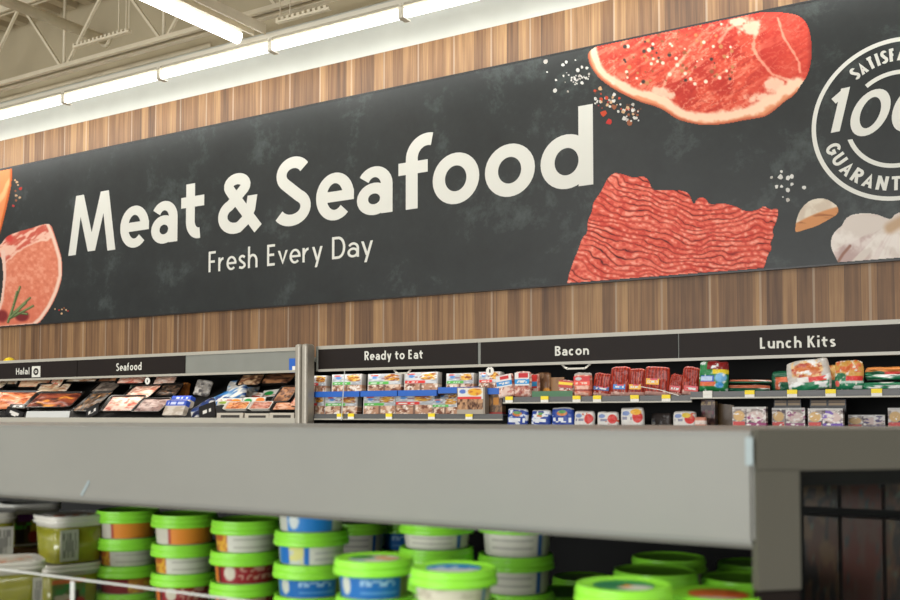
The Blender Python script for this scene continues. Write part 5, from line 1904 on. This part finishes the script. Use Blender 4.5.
STICK = {
    'blue': [('base', (40, 140, 210)), ('rect', 0, 0, 1, .4, (214, 220, 220)), ('txt', .2, .5, .8, .7, (190, 220, 240), 14)],
    'mixed': [('base', (190, 204, 160)), ('ell', .3, .4, .3, .3, (150, 200, 226)), ('ell', .75, .6, .25, .3, (236, 150, 40)), ('mix', (230, 230, 210), 5, 5, .55), ('ell', .25, .65, .25, .25, (70, 150, 70))],
    'green': [('base', (60, 150, 90)), ('ell', .7, .3, .3, .25, (220, 226, 210)), ('ell', .52, .42, .12, .15, (236, 150, 40)), ('ell', .25, .5, .28, .22, (40, 120, 80))],
    'red': [('base', (226, 120, 60)), ('mix', (200, 70, 40), 4, 4, .55), ('rect', 0, 0, 1, .2, (214, 206, 190))],
}


def sticker_mesh(kind, seed=3):
    n, m_ = 36, 8
    V_, F_, us, vs = [(0, 0, 0.0006)], [], [.5], [.5]
    for j in range(1, m_ + 1):
        r = 0.044 * j / m_
        for i in range(n):
            a = 2 * math.pi * i / n
            V_.append((r * math.cos(a), r * math.sin(a), 0.0006))
            us.append(.5 + .5 * j / m_ * math.cos(a))
            vs.append(.5 + .5 * j / m_ * math.sin(a))
    for i in range(n):
        F_.append((0, 1 + i, 1 + (i + 1) % n))
    for j in range(m_ - 1):
        for i in range(n):
            F_.append((1 + j * n + i, 1 + (j + 1) * n + i, 1 + (j + 1) * n + (i + 1) % n, 1 + j * n + (i + 1) % n))
    C = paint(np.array(us), np.array(vs), STICK[kind], seed)
    me = raw_mesh('lid_sticker', V_, F_, C)
    me.materials.append(M['pack'])
    return me


STK_ME = {k_: sticker_mesh(k_) for k_ in STICK}
ORD = ['topmost', 'second down', 'third down', 'fourth down', 'fifth down', 'sixth down']
CN = {'orange': 'orange label', 'grey': 'grey label', 'red': 'dark red label', 'redmix': 'red yellow label', 'blueleft': 'white blue label', 'blue': 'blue label', 'bluetop': 'blue white label',
      'white': 'whitish label', 'whiteblue': 'blue striped label'}


def tub_stack(px, py, wpx, labels, where, sticker=None, hidden=0.0, rot=0.0, size=1.0):
    """a stack of tubs whose top lid is wpx wide and centred at (px, py) in the picture; hidden: extra tubs above that lid"""
    depth = 2 * LID_R * size * FPX / wpx
    p = atz(px, py, depth)
    ztop = p.z
    n = max(1, round((ztop - SHELF_Z) / (0.0575 * size)))
    pitch = (ztop - SHELF_Z - 0.001) / n / size
    yaw = math.atan2(-p.x, p.y)
    labs = list(labels)
    total = n + int(hidden)
    for i in range(total):
        lev = total - 1 - i                     # i = 0 is the topmost
        key = labs[min(i, len(labs) - 1)]
        body, wrap = tub_meshes(key, pitch, LBL[key], 7)
        jx, jy = random.Random(int(px) * 7 + i).uniform(-.0015, .0015), random.Random(int(px) * 5 + i).uniform(-.0015, .0015)
        root = empty('dip_tub', (p.x + jx, p.y + jy, SHELF_Z + 0.0005 + lev * pitch * size), yaw + rot + random.Random(int(px) + i * 3).uniform(-.06, .06))
        root.scale = (size, size, size)
        tag(root, f'lime lidded tub, {CN[key]}, {ORD[min(i, 5)]}, stack {where}', 'tub', 'lime lidded dip tubs')
        link('tub_body', body, None, root)
        link('label_wrap', wrap, None, root)
        lid = link('lid', LID_ME, None, root, (0, 0, pitch - 0.0005))
        if sticker and i == 0:
            s_ = link('lid_sticker', STK_ME[sticker], None, lid)


tub_stack(129, 510, 62.5, ['orange', 'grey', 'redmix', 'grey'], 'beside the green dip')
tub_stack(185, 514, 66, ['orange', 'grey', 'red', 'red'], 'second from left')
tub_stack(246, 519.5, 70, ['grey', 'red', 'red', 'red'], 'third from left')
tub_stack(311.5, 530, 75, ['bluetop', 'blueleft', 'blue', 'blue'], 'fourth from left', hidden=1)
tub_stack(375, 558, 81, ['blue', 'blue', 'blue'], 'under mottled sticker', 'mixed', size=.9)
tub_stack(454, 567.5, 88, ['white', 'white', 'white'], 'under blue sticker', 'blue', size=.9)
tub_stack(357, 551, 60, ['whiteblue', 'blueleft', 'blueleft'], 'shaded behind fourth stack', hidden=1)
tub_stack(401, 548, 58, ['blue', 'blue', 'blue'], 'far behind mottled sticker', hidden=1)
tub_stack(437, 547, 76, ['whiteblue', 'whiteblue', 'white'], 'shaded behind blue sticker', hidden=1)
tub_stack(516.5, 554, 77, ['whiteblue', 'whiteblue', 'whiteblue'], 'shaded right of blue sticker', hidden=1)
tub_stack(583, 577, 62, ['white', 'white'], 'low and dark by cluster')
tub_stack(560, 592, 72, ['red', 'white'], 'low beside green sticker')
tub_stack(668, 557, 74, ['white', 'white', 'white'], 'tallest at right')
tub_stack(655, 570.5, 84, ['white', 'white', 'white'], 'just behind green sticker')
tub_stack(623.5, 585, 98, ['white', 'white', 'white'], 'nearest with green sticker', 'green', size=.9)
tub_stack(718, 593.5, 94, ['white', 'white', 'white'], 'under orange sticker', 'red', size=.9)
tub_stack(744, 578, 84, ['white', 'white'], 'shaded by end frame')
tub_stack(752, 563, 70, ['white', 'white'], 'farthest by end frame')


# clear tubs with green dip
def superring(hw, n, e=4.0):
    out = []
    for k in range(n):
        a = 2 * math.pi * k / n
        c, s = math.cos(a), math.sin(a)
        out.append((hw * math.copysign(abs(c) ** (2 / e), c), hw * math.copysign(abs(s) ** (2 / e), s)))
    return out


def loft(prof, n=44):
    bm = bmesh.new()
    rings = [[bm.verts.new((x, y, z)) for x, y in superring(hw, n)] for hw, z in prof]
    for a, b in zip(rings, rings[1:]):
        for k in range(n):
            bm.faces.new((a[k], a[(k + 1) % n], b[(k + 1) % n], b[k]))
    bm.faces.new(rings[0][::-1])
    bm.faces.new(rings[-1])
    return bm


GH = 0.100
G_BODY = bm_mesh('tub_body', loft([(0.052, 0.0), (0.055, 0.004), (0.060, GH - 0.022)]), True)
G_BODY.materials.append(M['guac'])
G_NECK = bm_mesh('rim', loft([(0.0605, GH - 0.0215), (0.062, GH - 0.012), (0.062, GH - 0.010)]), True)
G_NECK.materials.append(M['clear_lid'])
G_LID = bm_mesh('lid', loft([(0.066, -0.014), (0.0665, -0.009), (0.064, -0.008), (0.064, -0.006), (0.066, -0.004), (0.0655, 0.002), (0.062, 0.003), (0.059, 0.0), (0.002, 0.0)]), True)
G_LID.materials.append(M['clear_lid'])


def guac_label(w, ops, seed, z0=0.012, z1=0.07):
    me = carton('label', w, z1 - z0, 0.0016, ops, seed, 26)
    me.materials.append(M['pack'])
    return me


GRID = [('base', (176, 176, 166)), ('txt', .1, .1, .9, .9, (120, 120, 114), 26), ('rect', .35, .3, .7, .6, (130, 130, 124))]
VEG = [('base', (90, 120, 50)), ('rect', 0, .86, 1, 1, (220, 110, 50)), ('rect', 0, 0, 1, .1, (214, 90, 50)), ('ell', .3, .3, .25, .16, (214, 120, 70)), ('ell', .3, .42, .26, .12, (206, 190, 170)), ('rect', .55, .1, .8, .6, (60, 40, 36)), ('mix', (60, 140, 60), 4, 4, .5, 0, .5, 1, .86), ('ell', .85, .25, .15, .15, (170, 50, 44))]
PURP = [('base', (86, 76, 40)), ('rect', .1, .78, .8, 1, (110, 50, 120)), ('rect', .6, .4, 1, .8, (230, 214, 40)), ('txt', 0, .55, .6, .75, (90, 190, 60), 14), ('ell', .7, .28, .22, .2, (170, 60, 40)), ('rect', .05, .1, .35, .5, (50, 36, 26)), ('rect', 0, 0, 1, .05, (206, 202, 190))]


def guac_tub(px, py, wpx, z_stack, label, labs, yaw=0.0, base=None):
    depth = 0.132 * FPX / wpx
    p = atz(px, py, depth)
    zb = base if base is not None else p.z - GH
    root = empty('green_dip_tub', (p.x, p.y, zb), math.atan2(-p.x, p.y) + yaw)
    tag(root, label, 'tub', 'clear tubs of green dip')
    link('tub_body', G_BODY, None, root)
    link('rim', G_NECK, None, root)
    link('lid', G_LID, None, root, (0, 0, GH))
    for (x, w, ops, side, z0, z1) in labs:
        me = guac_label(w, ops, 11, z0, z1)
        if side == 'f':
            q = link('label', me, None, root, (x, -0.0605, z0))
        elif side == 'top':
            q = link('label', me, None, root, (x, -0.045, GH + 0.002))
            q.rotation_euler = (-math.pi / 2, 0, 0)
        else:
            q = link('label', me, None, root, (0.0605, x, z0))
            q.rotation_euler = (0, 0, math.pi / 2)
    return root, p


LIDTOP = [('base', (206, 198, 184)), ('mix', (206, 130, 90), 3, 4, .55), ('mix', (230, 226, 216), 5, 5, .6)]
b2, p2 = guac_tub(66, 562, 60, 0, 'clear green dip tub under the one with the white lid, left of the lime stacks', [(-.015, .07, VEG, 'f', .006, .072)], .35, base=None)
zt2 = p2.z
b1 = empty('green_dip_tub', (p2.x + 0.006, p2.y + 0.004, p2.z + 0.0035), math.atan2(-p2.x, p2.y) + .45)
tag(b1, 'clear green dip tub with white lid and grey label, on top of its pair', 'tub', 'clear tubs of green dip')
link('tub_body', G_BODY, None, b1)
link('rim', G_NECK, None, b1)
link('lid', G_LID, None, b1, (0, 0, GH))
for x_, w_, ops_, rz_ in ((-.030, .040, GRID, 'f'), (.0, .05, VEG, 's')):
    me = guac_label(w_, ops_, 12, .008, .074)
    if rz_ == 'f':
        link('label', me, None, b1, (x_, -0.0605, .008))
    else:
        q = link('label', me, None, b1, (0.0605, x_, .008))
        q.rotation_euler = (0, 0, math.pi / 2)
me = guac_label(.09, LIDTOP, 13, 0, .08)
q = link('lid_label', me, None, b1, (0, -.04, GH + .0015))
q.rotation_euler = (-math.pi / 2, 0, 0)
b3, p3 = guac_tub(8, 560, 66, 0, 'wide clear green dip tub in front at the left edge', [(.046, .018, GRID, 'f', .006, .07), (-.052, .02, VEG, 'f', .006, .07)], .15)
me = guac_label(.09, LIDTOP, 14, 0, .08)
q = link('lid_label', me, None, b3, (0, -.04, GH + .0015))
q.rotation_euler = (-math.pi / 2, 0, 0)
b4, p4 = guac_tub(30, 503, 54, 0, 'clear green dip tub with purple and yellow label, set back at the left', [(-.018, .062, PURP, 'f', .004, .078)], .25)
b5, p5 = guac_tub(-16, 512, 58, 0, 'clear green dip tub cut by the left edge of the picture', [(.03, .05, GRID, 'f', .004, .07)], .1)
# what they stand on: lower tubs of the same kind down to the shelf
for (pp, zb, nm, yw) in ((p2, p2.z - GH, 'below the stacked pair', .35), (p3, p3.z - GH, 'below the wide front one', .15),
                         (p4, p4.z - GH, 'below the purple labelled one', .25), (p5, p5.z - GH, 'below the one cut by the left edge', .1)):
    nlev = int((zb - SHELF_Z) / (GH + 0.003))
    z = zb
    hgt_left = zb - SHELF_Z
    if hgt_left > 0.02:
        bm = bmesh.new()
        a = math.atan2(-pp.x, pp.y)
        add_box(bm, -0.066, -0.066, 0, 0.066, 0.066, hgt_left - 0.002, bev=0.006)
        o = link('stacked_carton', bm_mesh('stacked_carton', bm), M['cardboard'], None, (pp.x, pp.y, SHELF_Z + 0.001))
        o.rotation_euler = (0, 0, a + yw)
        tag(o, 'brown carton under the clear green dip tubs, ' + nm, 'box', 'cartons under the green dip')

# low clear fence along the shelf front
FY = 1.16
fz0 = at(75, 578.5, FY)
fx0, fx1 = NX0, at(330, 612, FY).x
fence = empty('shelf_fence', (fx0, FY, SHELF_Z))
tag(fence, 'low clear shelf fence in front of the left tubs', 'fence')
fh = fz0.z - SHELF_Z
bm = bmesh.new()
add_box(bm, 0, -0.002, fh - 0.002, fx1 - fx0, 0.003, fh + 0.001)
link('top_edge', bm_mesh('top_edge', bm), M['wire'], fence)
bm = bmesh.new()
add_box(bm, 0, -0.001, 0.001, fx1 - fx0, 0.001, fh - 0.0045)
link('pane', bm_mesh('pane', bm), M['fence_pane'], fence)
for px in (75,):
    for kx in (-1, 0, 1):
        xx = at(px, 585, FY).x + kx * 0.62 - fx0
        if 0 < xx < fx1 - fx0:
            bm = bmesh.new()
            add_box(bm, xx - 0.005, -0.006, 0.001, xx + 0.005, -0.0035, fh - 0.004)
            link('fence_post', bm_mesh('fence_post', bm), M['wire'], fence)
